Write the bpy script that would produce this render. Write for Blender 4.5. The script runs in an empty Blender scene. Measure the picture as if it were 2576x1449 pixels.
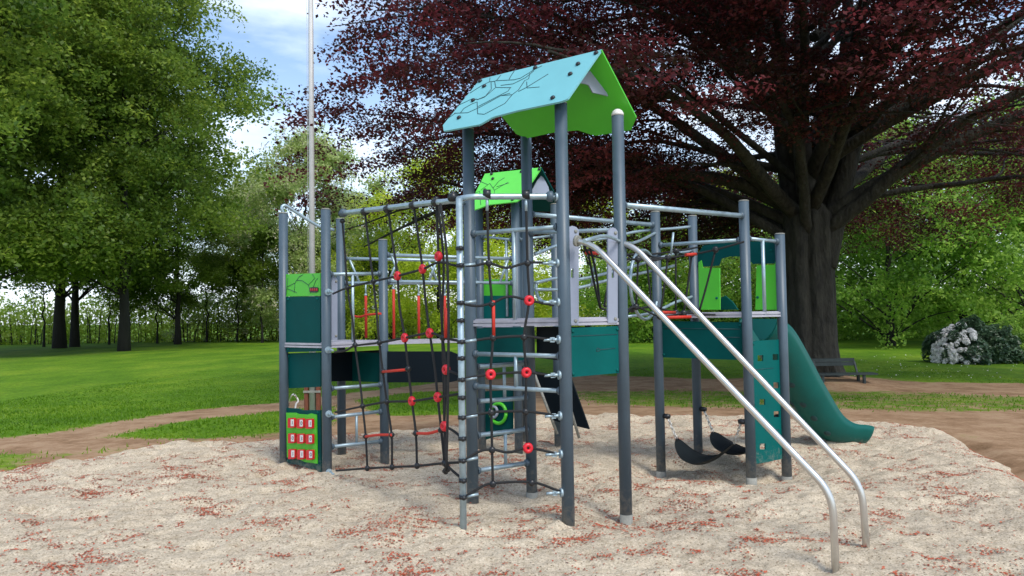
import bpy, bmesh, math, random
import numpy as np
from mathutils import Vector, Matrix
R = math.radians
random.seed(7); rng = np.random.default_rng(11)
sc = bpy.context.scene; COL = sc.collection
# ------------------------------------------------------------------ camera
F = 1867.0; H0 = 1.64; PITCH = R(2.25); ROLL = R(-0.9)      # reference picture 2576 x 1449
cam = bpy.data.objects.new('camera', bpy.data.cameras.new('camera')); COL.objects.link(cam)
CM = Matrix.Rotation(R(90) + PITCH, 3, 'X') @ Matrix.Rotation(ROLL, 3, 'Z')
cam.matrix_world = Matrix.Translation((0, 0, H0)) @ CM.to_4x4()
cam.data.lens = F / 2576 * 36; cam.data.sensor_width = 36; cam.data.clip_end = 3000; cam.data.clip_start = .05
sc.camera = cam
# ------------------------------------------------------------------ sky and sun
SUN_EL, SUN_AZ = R(52), R(148)       # azimuth measured clockwise from +Y (north)
w = bpy.data.worlds.new('World'); sc.world = w; w.use_nodes = True
nt = w.node_tree; nt.nodes.clear()
def N(nt, t, **k):
    n = nt.nodes.new(t)
    for a, b in k.items():
        if a in n.inputs.keys(): n.inputs[a].default_value = b
        else: setattr(n, a, b)
    return n
L = lambda nt, a, b: nt.links.new(a, b)
out = N(nt, 'ShaderNodeOutputWorld'); bg = N(nt, 'ShaderNodeBackground'); bg.inputs['Strength'].default_value = .15
sky = N(nt, 'ShaderNodeTexSky', sky_type='NISHITA', sun_disc=False, sun_elevation=SUN_EL, sun_rotation=SUN_AZ, air_density=1.0, dust_density=1.2, ozone_density=1.3)
tc = N(nt, 'ShaderNodeTexCoord'); mp = N(nt, 'ShaderNodeMapping'); mp.inputs['Scale'].default_value = (1, 1, 3.2)
mp.inputs['Rotation'].default_value = (R(9), 0, 0)
nz = N(nt, 'ShaderNodeTexNoise'); nz.inputs['Scale'].default_value = 3.1; nz.inputs['Detail'].default_value = 7; nz.inputs['Roughness'].default_value = .55
cr = N(nt, 'ShaderNodeValToRGB'); cr.color_ramp.elements[0].position = .42; cr.color_ramp.elements[1].position = .70
cr.color_ramp.elements[0].color = (.0, .0, .0, 1)
mx = N(nt, 'ShaderNodeMix', data_type='RGBA'); mx.inputs['B'].default_value = (5.2, 5.8, 6.6, 1)
sx = N(nt, 'ShaderNodeSeparateXYZ'); mr = N(nt, 'ShaderNodeMapRange'); mr.inputs['From Min'].default_value = .06; mr.inputs['From Max'].default_value = .5; mr.inputs['To Min'].default_value = .22; mr.inputs['To Max'].default_value = -.12
ad = N(nt, 'ShaderNodeMath', operation='ADD', use_clamp=True)
L(nt, tc.outputs['Generated'], mp.inputs['Vector']); L(nt, mp.outputs[0], nz.inputs['Vector']); L(nt, nz.outputs['Fac'], cr.inputs[0])
L(nt, tc.outputs['Generated'], sx.inputs[0]); L(nt, sx.outputs['Z'], mr.inputs['Value'])
L(nt, cr.outputs[0], ad.inputs[0]); L(nt, mr.outputs[0], ad.inputs[1])
L(nt, ad.outputs[0], mx.inputs['Factor']); L(nt, sky.outputs[0], mx.inputs['A']); L(nt, mx.outputs['Result'], bg.inputs['Color']); L(nt, bg.outputs[0], out.inputs[0])
sl = bpy.data.lights.new('sun', 'SUN'); sl.energy = 1.6; sl.angle = R(16); sl.color = (1, .96, .88)
so = bpy.data.objects.new('sun', sl); COL.objects.link(so)
sd = Vector((math.sin(SUN_AZ) * math.cos(SUN_EL), math.cos(SUN_AZ) * math.cos(SUN_EL), math.sin(SUN_EL)))
so.rotation_euler = sd.to_track_quat('Z', 'Y').to_euler(); so.location = sd * 60
sc.view_settings.view_transform = 'Standard'; sc.view_settings.look = 'None'; sc.view_settings.gamma = 1; sc.view_settings.exposure = .74
sc.cycles.max_bounces = 6; sc.cycles.transparent_max_bounces = 4

# ------------------------------------------------------------------ helpers
def ray(px, py):
    return CM @ Vector(((px - 1288) / F, -(py - 724.5) / F, -1))
def P(px, py, Y):
    d = ray(px, py); return Vector((0, 0, H0)) + d * (Y / d.y)
def gdrop(Y): 
    t = np.clip((Y - 11) / 8, 0, 1); return -.3 * t * t * (3 - 2 * t)
def G(px, py):
    d = ray(px, py); z = 0
    for _ in range(12):
        Y = (z - H0) / d.z * d.y; z = float(gdrop(Y))
    return Vector((0, 0, H0)) + d * ((z - H0) / d.z)
def RP(px, py, O, n):
    d = ray(px, py); o = Vector((0, 0, H0)); return o + d * ((O - o).dot(n) / d.dot(n))
def tag(o, label=None, cat=None, group=None, kind=None):
    if label: o['label'] = label
    if cat: o['category'] = cat
    if group: o['group'] = group
    if kind: o['kind'] = kind
    return o
LOCAL = [False]       # True while a thing is modelled about its own origin (trees)
def link(name, me, m, parent=None):
    o = bpy.data.objects.new(name, me); COL.objects.link(o)
    if m is not None and not me.materials:
        for q in (m if isinstance(m, (list, tuple)) else [m]): me.materials.append(q)
    if parent is not None:
        o.parent = parent; o.matrix_parent_inverse = Matrix.Identity(4)
        q = parent; off = Vector()
        while q is not None: off = off + q.location; q = q.parent
        o.location = Vector() if LOCAL[0] else -off
    return o
# every root is an Empty at its base; meshes are written in world coordinates, part objects are offset back by the root's location
def empty(name, loc=(0, 0, 0)):
    o = bpy.data.objects.new(name, None); COL.objects.link(o); o.location = loc; o.empty_display_size = .3; return o
def bm2(name, bm, m, parent=None, smooth=False):
    me = bpy.data.meshes.new(name); bmesh.ops.recalc_face_normals(bm, faces=bm.faces[:]) ; bm.to_mesh(me); bm.free()
    if smooth:
        for p in me.polygons: p.use_smooth = True
    return link(name, me, m, parent)
def npmesh(name, V, Fc, tone=None, smooth=False):
    me = bpy.data.meshes.new(name); V = np.asarray(V, np.float32); Fc = np.asarray(Fc, np.int32); n, k = Fc.shape
    me.vertices.add(len(V)); me.vertices.foreach_set('co', V.ravel())
    me.loops.add(n * k); me.loops.foreach_set('vertex_index', Fc.ravel())
    me.polygons.add(n); me.polygons.foreach_set('loop_start', np.arange(0, n * k, k, dtype=np.int32))
    if smooth: me.polygons.foreach_set('use_smooth', np.ones(n, bool))
    me.update(calc_edges=True)
    if tone is not None:
        a = me.attributes.new('tone', 'FLOAT', 'FACE'); a.data.foreach_set('value', np.asarray(tone, np.float32))
    return me
def catmull(pts, sub=6):
    pts = [Vector(p) for p in pts]
    if len(pts) < 3: return pts
    r = []
    q = [pts[0] * 2 - pts[1]] + pts + [pts[-1] * 2 - pts[-2]]
    for i in range(1, len(q) - 2):
        a, b, c, d = q[i - 1:i + 3]
        for j in range(sub):
            t = j / sub
            r.append(.5 * ((2 * b) + (c - a) * t + (2 * a - 5 * b + 4 * c - d) * t * t + (3 * b - a - 3 * c + d) * t ** 3))
    r.append(pts[-1]); return r
def tube(bm, pts, rad, seg=10, cap=True):
    pts = [Vector(p) for p in pts]; n = len(pts)
    rr = rad if isinstance(rad, (list, tuple)) else [rad] * n
    rings = []; up = None
    for i, p in enumerate(pts):
        t = (pts[min(i + 1, n - 1)] - pts[max(i - 1, 0)]).normalized()
        if up is None: up = t.orthogonal().normalized()
        up = (up - t * up.dot(t)); up = up.normalized() if up.length > 1e-6 else t.orthogonal().normalized()
        s = t.cross(up)
        rings.append([bm.verts.new(p + (up * math.cos(a) + s * math.sin(a)) * rr[i]) for a in [2 * math.pi * k / seg for k in range(seg)]])
    for a, b in zip(rings, rings[1:]):
        for k in range(seg):
            f = bm.faces.new((a[k], a[(k + 1) % seg], b[(k + 1) % seg], b[k])); f.smooth = True
    if cap: bm.faces.new(rings[0]); bm.faces.new(rings[-1])
def box(bm, c, ax, ay, az):
    c, ax, ay, az = map(Vector, (c, ax, ay, az)); v = []
    for i in (-1, 1):
        for j in (-1, 1):
            for k in (-1, 1): v.append(bm.verts.new(c + ax * i + ay * j + az * k))
    for f in ((0, 1, 3, 2), (4, 6, 7, 5), (0, 4, 5, 1), (2, 3, 7, 6), (0, 2, 6, 4), (1, 5, 7, 3)): bm.faces.new([v[i] for i in f])
def ball(bm, c, r, u=12, v=8, sc_=(1, 1, 1)):
    bmesh.ops.create_uvsphere(bm, u_segments=u, v_segments=v, radius=r, matrix=Matrix.Translation(c) @ Matrix.Diagonal((*sc_, 1)))
    for f in bm.faces: f.smooth = True
def slab(bm, pts, n, th, holes=()):
    """planar outline (list of Vector) thickened by th along n, with real holes"""
    n = n.normalized(); edges = []
    loops = [pts] + list(holes); vl = []
    for lp in loops:
        vs = [bm.verts.new(p) for p in lp]; vl.append(vs)
        for i in range(len(vs)): edges.append(bm.edges.new((vs[i], vs[(i + 1) % len(vs)])))
    r = bmesh.ops.triangle_fill(bm, use_beauty=True, use_dissolve=False, edges=edges, normal=n)
    fs = [g for g in r['geom'] if isinstance(g, bmesh.types.BMFace)]
    e = bmesh.ops.extrude_face_region(bm, geom=fs)
    for g in e['geom']:
        if isinstance(g, bmesh.types.BMVert): g.co += n * th
def lerp(a, b, t): return a + (b - a) * t
def vnoise(x, y, s, seed=0):
    x = np.asarray(x) / s; y = np.asarray(y) / s; xi = np.floor(x).astype(np.int64); yi = np.floor(y).astype(np.int64)
    fx = x - xi; fy = y - yi; fx = fx * fx * (3 - 2 * fx); fy = fy * fy * (3 - 2 * fy)
    def h(a, b):
        v = (a * 374761393 + b * 668265263 + seed * 974634777) & 0xffffffff; v = ((v ^ (v >> 13)) * 1274126177) & 0xffffffff
        return ((v ^ (v >> 16)) & 0xffff) / 65535.
    return (h(xi, yi) * (1 - fx) + h(xi + 1, yi) * fx) * (1 - fy) + (h(xi, yi + 1) * (1 - fx) + h(xi + 1, yi + 1) * fx) * fy
def sdpoly(x, y, poly):
    """signed distance, positive inside"""
    x = np.asarray(x); y = np.asarray(y); d = np.full(x.shape, 1e9); ins = np.zeros(x.shape, bool); n = len(poly)
    for i in range(n):
        ax, ay = poly[i]; bx, by = poly[(i + 1) % n]; dx, dy = bx - ax, by - ay
        t = np.clip(((x - ax) * dx + (y - ay) * dy) / (dx * dx + dy * dy + 1e-12), 0, 1)
        d = np.minimum(d, np.hypot(x - ax - t * dx, y - ay - t * dy))
        c = ((ay > y) != (by > y)) & (x < dx * (y - ay) / (dy if abs(dy) > 1e-9 else 1e-9) + ax); ins ^= c
    return np.where(ins, d, -d)
# ------------------------------------------------------------------ materials
def mat(name, col, rough=.5, metal=0, noise=0, nscale=8, bump=0, bscale=60, spec=.5, coat=0, rn=0, stretch=None):
    m = bpy.data.materials.new(name); m.use_nodes = True; t = m.node_tree; b = t.nodes['Principled BSDF']
    b.inputs['Base Color'].default_value = (*col, 1); b.inputs['Roughness'].default_value = rough; b.inputs['Metallic'].default_value = metal
    b.inputs['Specular IOR Level'].default_value = spec; b.inputs['Coat Weight'].default_value = coat
    tc = N(t, 'ShaderNodeTexCoord'); src = tc.outputs['Object']
    if stretch:
        mp = N(t, 'ShaderNodeMapping'); mp.inputs['Scale'].default_value = stretch; L(t, src, mp.inputs[0]); src = mp.outputs[0]
    if noise:
        n = N(t, 'ShaderNodeTexNoise'); n.inputs['Scale'].default_value = nscale; n.inputs['Detail'].default_value = 6; n.inputs['Roughness'].default_value = .65; L(t, src, n.inputs['Vector'])
        mr = N(t, 'ShaderNodeMapRange'); mr.inputs['From Min'].default_value = .3; mr.inputs['From Max'].default_value = .7; mr.inputs['To Min'].default_value = 1 - noise; mr.inputs['To Max'].default_value = 1 + noise
        L(t, n.outputs['Fac'], mr.inputs['Value']); vm = N(t, 'ShaderNodeVectorMath', operation='SCALE'); vm.inputs[0].default_value = col; L(t, mr.outputs[0], vm.inputs['Scale']); L(t, vm.outputs[0], b.inputs['Base Color'])
        if rn:
            m2 = N(t, 'ShaderNodeMapRange'); m2.inputs['From Min'].default_value = .3; m2.inputs['From Max'].default_value = .7; m2.inputs['To Min'].default_value = rough - rn; m2.inputs['To Max'].default_value = rough + rn
            L(t, n.outputs['Fac'], m2.inputs['Value']); L(t, m2.outputs[0], b.inputs['Roughness'])
    if bump:
        n = N(t, 'ShaderNodeTexNoise'); n.inputs['Scale'].default_value = bscale; n.inputs['Detail'].default_value = 5; L(t, src, n.inputs['Vector'])
        bp = N(t, 'ShaderNodeBump'); bp.inputs['Strength'].default_value = bump; bp.inputs['Distance'].default_value = .02 if bscale > 20 else .09; L(t, n.outputs['Fac'], bp.inputs['Height']); L(t, bp.outputs[0], b.inputs['Normal'])
    return m
M = dict(
    post=mat('slate_paint', (.062, .094, .122), .45, 0, .12, 5, rn=.06),
    galv=mat('galvanised_steel', (.34, .44, .49), .40, .5, .16, 14, rn=.1),
    inox=mat('brushed_steel', (.60, .59, .56), .30, .85, .05, 3),
    foot=mat('galvanised_foot', (.24, .24, .21), .75, 0, .25, 18),
    teal=mat('teal_panel', (.001, .098, .090), .5, 0, .10, 3, spec=.10),
    teal_shade=mat('shaded_teal_panel', (.0008, .062, .060), .5, 0, .10, 3, spec=.08),  # darker copy of the teal, shade of turned-away panels put into the colour
    navy_shade=mat('shaded_navy_panel', (.002, .007, .012), .55, 0, .15, 4, spec=.15),  # navy with the shade under the decks put into its colour
    green=mat('lime_panel', (.075, .50, .022), .38, 0, .07, 3, rn=.05),
    green2=mat('bright_lime_panel', (.13, .66, .08), .36, 0, .06, 3),
    blue=mat('sky_blue_panel', (.17, .46, .50), .36, 0, .05, 3, rn=.05),
    grey=mat('pale_grey_panel', (.27, .30, .38), .42, 0, .08, 4),
    deck=mat('deck_aluminium', (.45, .44, .50), .45, .3, .12, 8),
    rope=mat('black_rope', (.008, .009, .010), .7, 0, .2, 60, bump=.5, bscale=300),
    black=mat('black_plastic', (.010, .012, .015), .38),
    rubber=mat('black_rubber', (.012, .018, .022), .5, 0, .2, 20, bump=.2, bscale=120),
    red=mat('red_plastic', (.60, .012, .025), .38), redrope=mat('red_rope', (.52, .028, .012), .65, 0, .1, 60),
    white=mat('white_plastic', (.72, .70, .68), .4), line=mat('engraved_line', (.012, .045, .055), .6),
    slide=mat('teal_polyethylene', (.001, .092, .078), .45, 0, .10, 4, spec=.22), dimple=mat('dimple_shade_teal', (.002, .04, .045), .6),  # second one: recess shade put into a darker teal
    pole=mat('flagpole_paint', (.50, .50, .50), .45, 0, .10, 3), wood=mat('brown_wood', (.16, .045, .022), .7, 0, .3, 10, stretch=(6, 6, 1)),
    bench=mat('dark_bench_wood', (.022, .034, .034), .6, 0, .3, 12),
    bark=mat('beech_bark', (.023, .022, .016), .9, 0, .85, 3.2, bump=1, bscale=9, stretch=(1.5, 1.5, .5)),
    barkd=mat('dark_bark', (.020, .019, .016), .95, 0, .4, 2, bump=.6, bscale=5, stretch=(2, 2, .4)),
)
def dusty(m, col, hmax=.45):
    t = m.node_tree; b = t.nodes['Principled BSDF']; g = N(t, 'ShaderNodeNewGeometry'); sp = N(t, 'ShaderNodeSeparateXYZ'); L(t, g.outputs['Position'], sp.inputs[0])
    n = N(t, 'ShaderNodeTexNoise'); n.inputs['Scale'].default_value = 22; n.inputs['Detail'].default_value = 8; n.inputs['Roughness'].default_value = .75; L(t, g.outputs['Position'], n.inputs['Vector'])
    mr = N(t, 'ShaderNodeMapRange'); mr.inputs['From Min'].default_value = 0; mr.inputs['From Max'].default_value = hmax; mr.inputs['To Min'].default_value = .16; mr.inputs['To Max'].default_value = -.14; L(t, sp.outputs['Z'], mr.inputs['Value'])
    ad = N(t, 'ShaderNodeMath', operation='ADD'); L(t, n.outputs['Fac'], ad.inputs[0]); L(t, mr.outputs[0], ad.inputs[1])
    m2 = N(t, 'ShaderNodeMapRange'); m2.inputs['From Min'].default_value = .50; m2.inputs['From Max'].default_value = .72; m2.inputs['To Max'].default_value = .38; L(t, ad.outputs[0], m2.inputs['Value'])
    mx = N(t, 'ShaderNodeMix', data_type='RGBA'); mx.inputs['B'].default_value = (*col, 1); src = b.inputs['Base Color'].links[0].from_socket; L(t, m2.outputs[0], mx.inputs['Factor']); L(t, src, mx.inputs['A']); L(t, mx.outputs['Result'], b.inputs['Base Color'])
for k_, h_ in (('post', .40), ('teal_shade', .3), ('teal', .35), ('slide', .12), ('inox', .3)): dusty(M[k_], (.36, .32, .26), h_)
def leafmat(name, c0, c1, c2, trans=.35, rough=.5):
    m = bpy.data.materials.new(name); m.use_nodes = True; t = m.node_tree; t.nodes.clear()
    o = N(t, 'ShaderNodeOutputMaterial'); at = N(t, 'ShaderNodeAttribute', attribute_name='tone'); r = N(t, 'ShaderNodeValToRGB')
    r.color_ramp.elements[0].color = (*c0, 1); r.color_ramp.elements[1].color = (*c2, 1); e = r.color_ramp.elements.new(.5); e.color = (*c1, 1)
    d = N(t, 'ShaderNodeBsdfPrincipled'); d.inputs['Roughness'].default_value = rough; d.inputs['Specular IOR Level'].default_value = .35
    tr = N(t, 'ShaderNodeBsdfTranslucent'); mx = N(t, 'ShaderNodeMixShader'); mx.inputs[0].default_value = trans
    hs = N(t, 'ShaderNodeHueSaturation'); hs.inputs['Value'].default_value = 1.35; hs.inputs['Hue'].default_value = .49
    L(t, at.outputs['Fac'], r.inputs[0]); L(t, r.outputs[0], d.inputs['Base Color']); L(t, r.outputs[0], hs.inputs['Color']); L(t, hs.outputs[0], tr.inputs['Color'])
    L(t, d.outputs[0], mx.inputs[1]); L(t, tr.outputs[0], mx.inputs[2]); L(t, mx.outputs[0], o.inputs[0]); return m
LM = dict(
    green=leafmat('green_beech_leaves', (.065, .130, .018), (.14, .225, .030), (.28, .37, .055), .58),
    mid=leafmat('chestnut_leaves', (.19, .28, .09), (.36, .46, .16), (.62, .68, .34), .6),
    lime=leafmat('lime_leaves', (.24, .34, .03), (.44, .55, .04), (.66, .72, .12), .6),
    fresh=leafmat('fresh_green_leaves', (.09, .19, .03), (.20, .37, .05), (.40, .56, .11), .6),
    purple=leafmat('copper_beech_leaves', (.020, .014, .007), (.056, .014, .017), (.18, .032, .036), .42, .5),
    rhodo=leafmat('rhododendron_leaves', (.025, .060, .030), (.055, .11, .055), (.10, .17, .085), .2, .35),
    petal=leafmat('white_petals', (.74, .73, .70), (.82, .81, .80), (.9, .9, .9), .3),
    blossom=leafmat('cream_blossom', (.35, .33, .22), (.5, .47, .33), (.62, .58, .45), .2),
    thick=leafmat('thicket_leaves', (.16, .27, .03), (.34, .46, .05), (.55, .62, .16), .6),
    litter=leafmat('litter_leaves', (.20, .040, .018), (.44, .090, .042), (.52, .17, .09), .0, .8),
    grass=leafmat('grass_blades', (.055, .14, .004), (.11, .24, .008), (.24, .35, .025), .45),
)
# ------------------------------------------------------------------ ground
SAND = [G(*p) for p in [(-500, 1240), (0, 1190), (100, 1163), (200, 1156), (300, 1140), (400, 1124), (480, 1114), (600, 1109), (700, 1104), (860, 1098), (1000, 1088), (1130, 1072), (1300, 1052), (1480, 1045), (1650, 1044), (1900, 1050), (2100, 1058), (2220, 1066), (2330, 1078), (2420, 1098), (2500, 1125), (2576, 1165), (2720, 1240)]]
SANDP = [(p.x, p.y) for p in SAND] + [(9, 2), (8, -4), (-8, -4), (-8.5, 3)]
DIRT = [(G(*p).x, G(*p).y) for p in [(-600, 1112), (0, 1104), (150, 1088), (300, 1062), (450, 1035), (600, 1020), (720, 1012), (900, 985), (1100, 962), (1300, 948), (1500, 944), (1700, 950), (2000, 958), (2200, 962), (2400, 962), (2576, 964), (3300, 966)]] + [(16, 3), (10, -6), (-12, -6)]
PATCH = [[(G(*p).x, G(*p).y) for p in q] for q in (
    [(265, 1104), (420, 1072), (560, 1052), (700, 1034), (830, 1020), (830, 1070), (720, 1084), (600, 1098), (430, 1108)],
    [(900, 1005), (1050, 985), (1200, 985), (1330, 1000), (1300, 1030), (1150, 1045), (960, 1045)])]
OLIVE = [[(G(*p).x, G(*p).y) for p in q] for q in (
    [(1400, 985), (1700, 980), (2300, 985), (2700, 1000), (2700, 1032), (2200, 1036), (2000, 1030), (1500, 1018)],
    [(-300, 1190), (-300, 1142), (0, 1138), (110, 1142), (140, 1160), (0, 1188)],
    [(150, 1150), (480, 1105), (700, 1090), (700, 1100), (480, 1120)])]
gc = np.concatenate([np.arange(-60, -14, 2.), np.arange(-14, 15, .14), np.arange(15, 60, 2.)])
gx = np.concatenate([[-900, -500, -250, -120], gc, [120, 250, 500, 900]])
gy = np.concatenate([[-60, -20], np.arange(-6, 24, .14), np.arange(24, 90, 1.5), [120, 180, 300, 600, 1400]])
X, Y = np.meshgrid(gx, gy); sds = sdpoly(X, Y, SANDP)
Z = gdrop(Y) + .05 * (vnoise(X, Y, 3.1, 3) - .5) * (np.abs(X) < 60) + .022 * (vnoise(X, Y, .6, 4) - .5) * (Y < 24)
Z = Z - .12 * np.clip(sds / .3, 0, 1) - .22 * np.clip((sds - .5) / .6, 0, 1)
TB = (8.15, 20.3)                                    # big copper beech
rb = np.hypot(X - TB[0], Y - TB[1]); Z = Z + .30 * np.exp(-(rb / 1.7) ** 2)
dm = np.clip(sdpoly(X, Y, DIRT) / .5 + .5, 0, 1)
wob = (vnoise(X, Y, .5, 9) - .5) * .5 + (vnoise(X, Y, 1.7, 8) - .5) * .5
for q in PATCH: dm = dm * (1 - np.clip(sdpoly(X, Y, q) / .35 + .5 + wob, 0, 1) * .97)
for q in OLIVE: dm = dm * (1 - np.clip(sdpoly(X, Y, q) / .5 + .4 + wob, 0, 1) * .55)
dm = np.maximum(dm, np.clip(1.6 - rb / 2.0, 0, 1))
nx, ny = len(gx), len(gy); I = np.arange(nx * ny).reshape(ny, nx)
FQ = np.stack([I[:-1, :-1], I[:-1, 1:], I[1:, 1:], I[1:, :-1]], -1).reshape(-1, 4)
me = npmesh('lawn', np.stack([X, Y, Z], -1).reshape(-1, 3), FQ, None, True)
a = me.attributes.new('dirt', 'FLOAT', 'POINT'); a.data.foreach_set('value', dm.ravel().astype(np.float32))
def groundmat():
    m = bpy.data.materials.new('lawn_and_worn_earth'); m.use_nodes = True; t = m.node_tree; b = t.nodes['Principled BSDF']; b.inputs['Roughness'].default_value = .95; b.inputs['Specular IOR Level'].default_value = .15
    tc = N(t, 'ShaderNodeTexCoord'); 
    def noise(s, d=6, r=.6, stretch=None):
        n = N(t, 'ShaderNodeTexNoise'); n.inputs['Scale'].default_value = s; n.inputs['Detail'].default_value = d; n.inputs['Roughness'].default_value = r
        if stretch:
            mp = N(t, 'ShaderNodeMapping'); mp.inputs['Scale'].default_value = stretch; L(t, tc.outputs['Object'], mp.inputs[0]); L(t, mp.outputs[0], n.inputs['Vector'])
        else: L(t, tc.outputs['Object'], n.inputs['Vector'])
        return n
    def ramp(src, stops):
        r = N(t, 'ShaderNodeValToRGB'); els = r.color_ramp.elements
        while len(els) < len(stops): els.new(.5)
        for e, (p, c) in zip(els, stops): e.position = p; e.color = (*c, 1)
        L(t, src, r.inputs[0]); return r
    n1 = noise(.42, 9, .72, (1, .5, 1)); n2 = noise(9, 8, .75); n3 = noise(40, 5, .7)
    g = ramp(n1.outputs['Fac'], [(.3, (.045, .125, .003)), (.48, (.095, .20, .008)), (.70, (.18, .28, .018))])
    g2 = ramp(n2.outputs['Fac'], [(.3, (.45, .45, .45)), (.7, (1.45, 1.4, 1.3))])
    mg = N(t, 'ShaderNodeMix', data_type='RGBA', blend_type='MULTIPLY'); mg.inputs['Factor'].default_value = 1; L(t, g.outputs[0], mg.inputs['A']); L(t, g2.outputs[0], mg.inputs['B'])
    n6 = noise(1.3, 12, .82); d = ramp(n6.outputs['Fac'], [(.30, (.12, .070, .034)), (.46, (.27, .165, .092)), (.58, (.38, .255, .155)), (.70, (.19, .19, .05))])
    at = N(t, 'ShaderNodeAttribute', attribute_name='dirt')
    s = N(t, 'ShaderNodeMath', operation='ADD'); k = N(t, 'ShaderNodeMath', operation='MULTIPLY_ADD'); k.inputs[1].default_value = 2.3; k.inputs[2].default_value = -1.15
    n4 = noise(1.9, 9, .8); L(t, n4.outputs['Fac'], k.inputs[0]); L(t, at.outputs['Fac'], s.inputs[0]); L(t, k.outputs[0], s.inputs[1])
    rr = N(t, 'ShaderNodeMapRange', interpolation_type='SMOOTHSTEP'); rr.inputs['From Min'].default_value = .30; rr.inputs['From Max'].default_value = .72; L(t, s.outputs[0], rr.inputs['Value'])
    mx = N(t, 'ShaderNodeMix', data_type='RGBA'); L(t, rr.outputs[0], mx.inputs['Factor']); L(t, mg.outputs['Result'], mx.inputs['A']); L(t, d.outputs[0], mx.inputs['B']); L(t, mx.outputs['Result'], b.inputs['Base Color'])
    bp = N(t, 'ShaderNodeBump'); bp.inputs['Strength'].default_value = .45; bp.inputs['Distance'].default_value = .02; L(t, n3.outputs['Fac'], bp.inputs['Height']); L(t, bp.outputs[0], b.inputs['Normal'])
    return m
tag(link('lawn', me, groundmat()), kind='structure')
# sand
POSTS = {}
def gpos(px, py, Yd=None):
    p = G(px, py) if Yd is None else P(px, py, Yd); return (p.x, p.y)
for k, px, py, Yd in (('P1', 715, 1172, None), ('P2', 823, 1195, None), ('P3', 860, 1152, None), ('P4', 968, 1168, None),
        ('A', 1430, 1318, None), ('B', 1575, 1290, 6.2), ('C', 1190, 1272, None), ('D', 1338, 1238, 6.95), ('Q', 1166, 1340, None),
        ('E', 1663, 1175, 8.1), ('F', 1757, 1150, 8.6), ('G', 1890, 1198, None), ('H', 1979, 1180, 7.85),
        ('K1', 1213, 1112, 9.35), ('K2', 1305, 1112, 9.0), ('K3', 1405, 1112, 9.3), ('K4', 1322, 1105, 9.75)):
    POSTS[k] = gpos(px, py, Yd)
def sandz(x, y):
    x = np.asarray(x, float); y = np.asarray(y, float)
    wx = x + .25 * vnoise(x, y, .6, 21); wy = y + .25 * vnoise(x, y, .6, 22)
    z = .055 * (vnoise(wx, wy, 1.3, 1) - .5) + 0.040 * (vnoise(wx, wy * 1.25, .38, 2) - .5) + .042 * (vnoise(wx, wy * 1.3, .16, 5) - .5) + .030 * (vnoise(x, y * 1.2, .085, 6) - .5)
    r = vnoise(wx * .9, wy * 1.2, .26, 7); z += -.032 * np.clip((r - .68) / .2, 0, 1)
    for k, dpt in (('A', .0), ('B', .07), ('C', .0), ('D', .06), ('E', .09), ('G', .06), ('H', .07), ('K1', .03), ('K2', .03)):
        px, py = POSTS[k]; z = z - dpt * np.exp(-((x - px) ** 2 + (y - py) ** 2) / .16)
    z = z - .10 * np.exp(-(((x - 2.2) / .75) ** 2 + ((y - 7.85) / .5) ** 2))
    s = sdpoly(x, y, SANDP) + .35 * (vnoise(x, y, .8, 31) - .5) + .12 * (vnoise(x, y, .22, 32) - .5)
    e = np.clip(s / .45, 0, 1); return z * (.35 + .65 * e) + .035 - .16 * (1 - e) ** 2 + .03 * np.exp(-((s - .5) / .35) ** 2)
sxs = np.arange(-8.4, 9, .032); sys_ = np.concatenate([np.arange(-4, 3.6, .12), np.arange(3.6, 13.6, .032)])
X, Y = np.meshgrid(sxs, sys_); Z = sandz(X, Y); sds = sdpoly(X, Y, SANDP); nx, ny = len(sxs), len(sys_); I = np.arange(nx * ny).reshape(ny, nx)
keep = (sds[:-1, :-1] > -.25) & (sds[1:, 1:] > -.25)
FQ = np.stack([I[:-1, :-1], I[:-1, 1:], I[1:, 1:], I[1:, :-1]], -1)[keep]
used, inv = np.unique(FQ, return_inverse=True); V = np.stack([X, Y, Z], -1).reshape(-1, 3)[used]
me = npmesh('sand', V, inv.reshape(FQ.shape), None, True)
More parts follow.
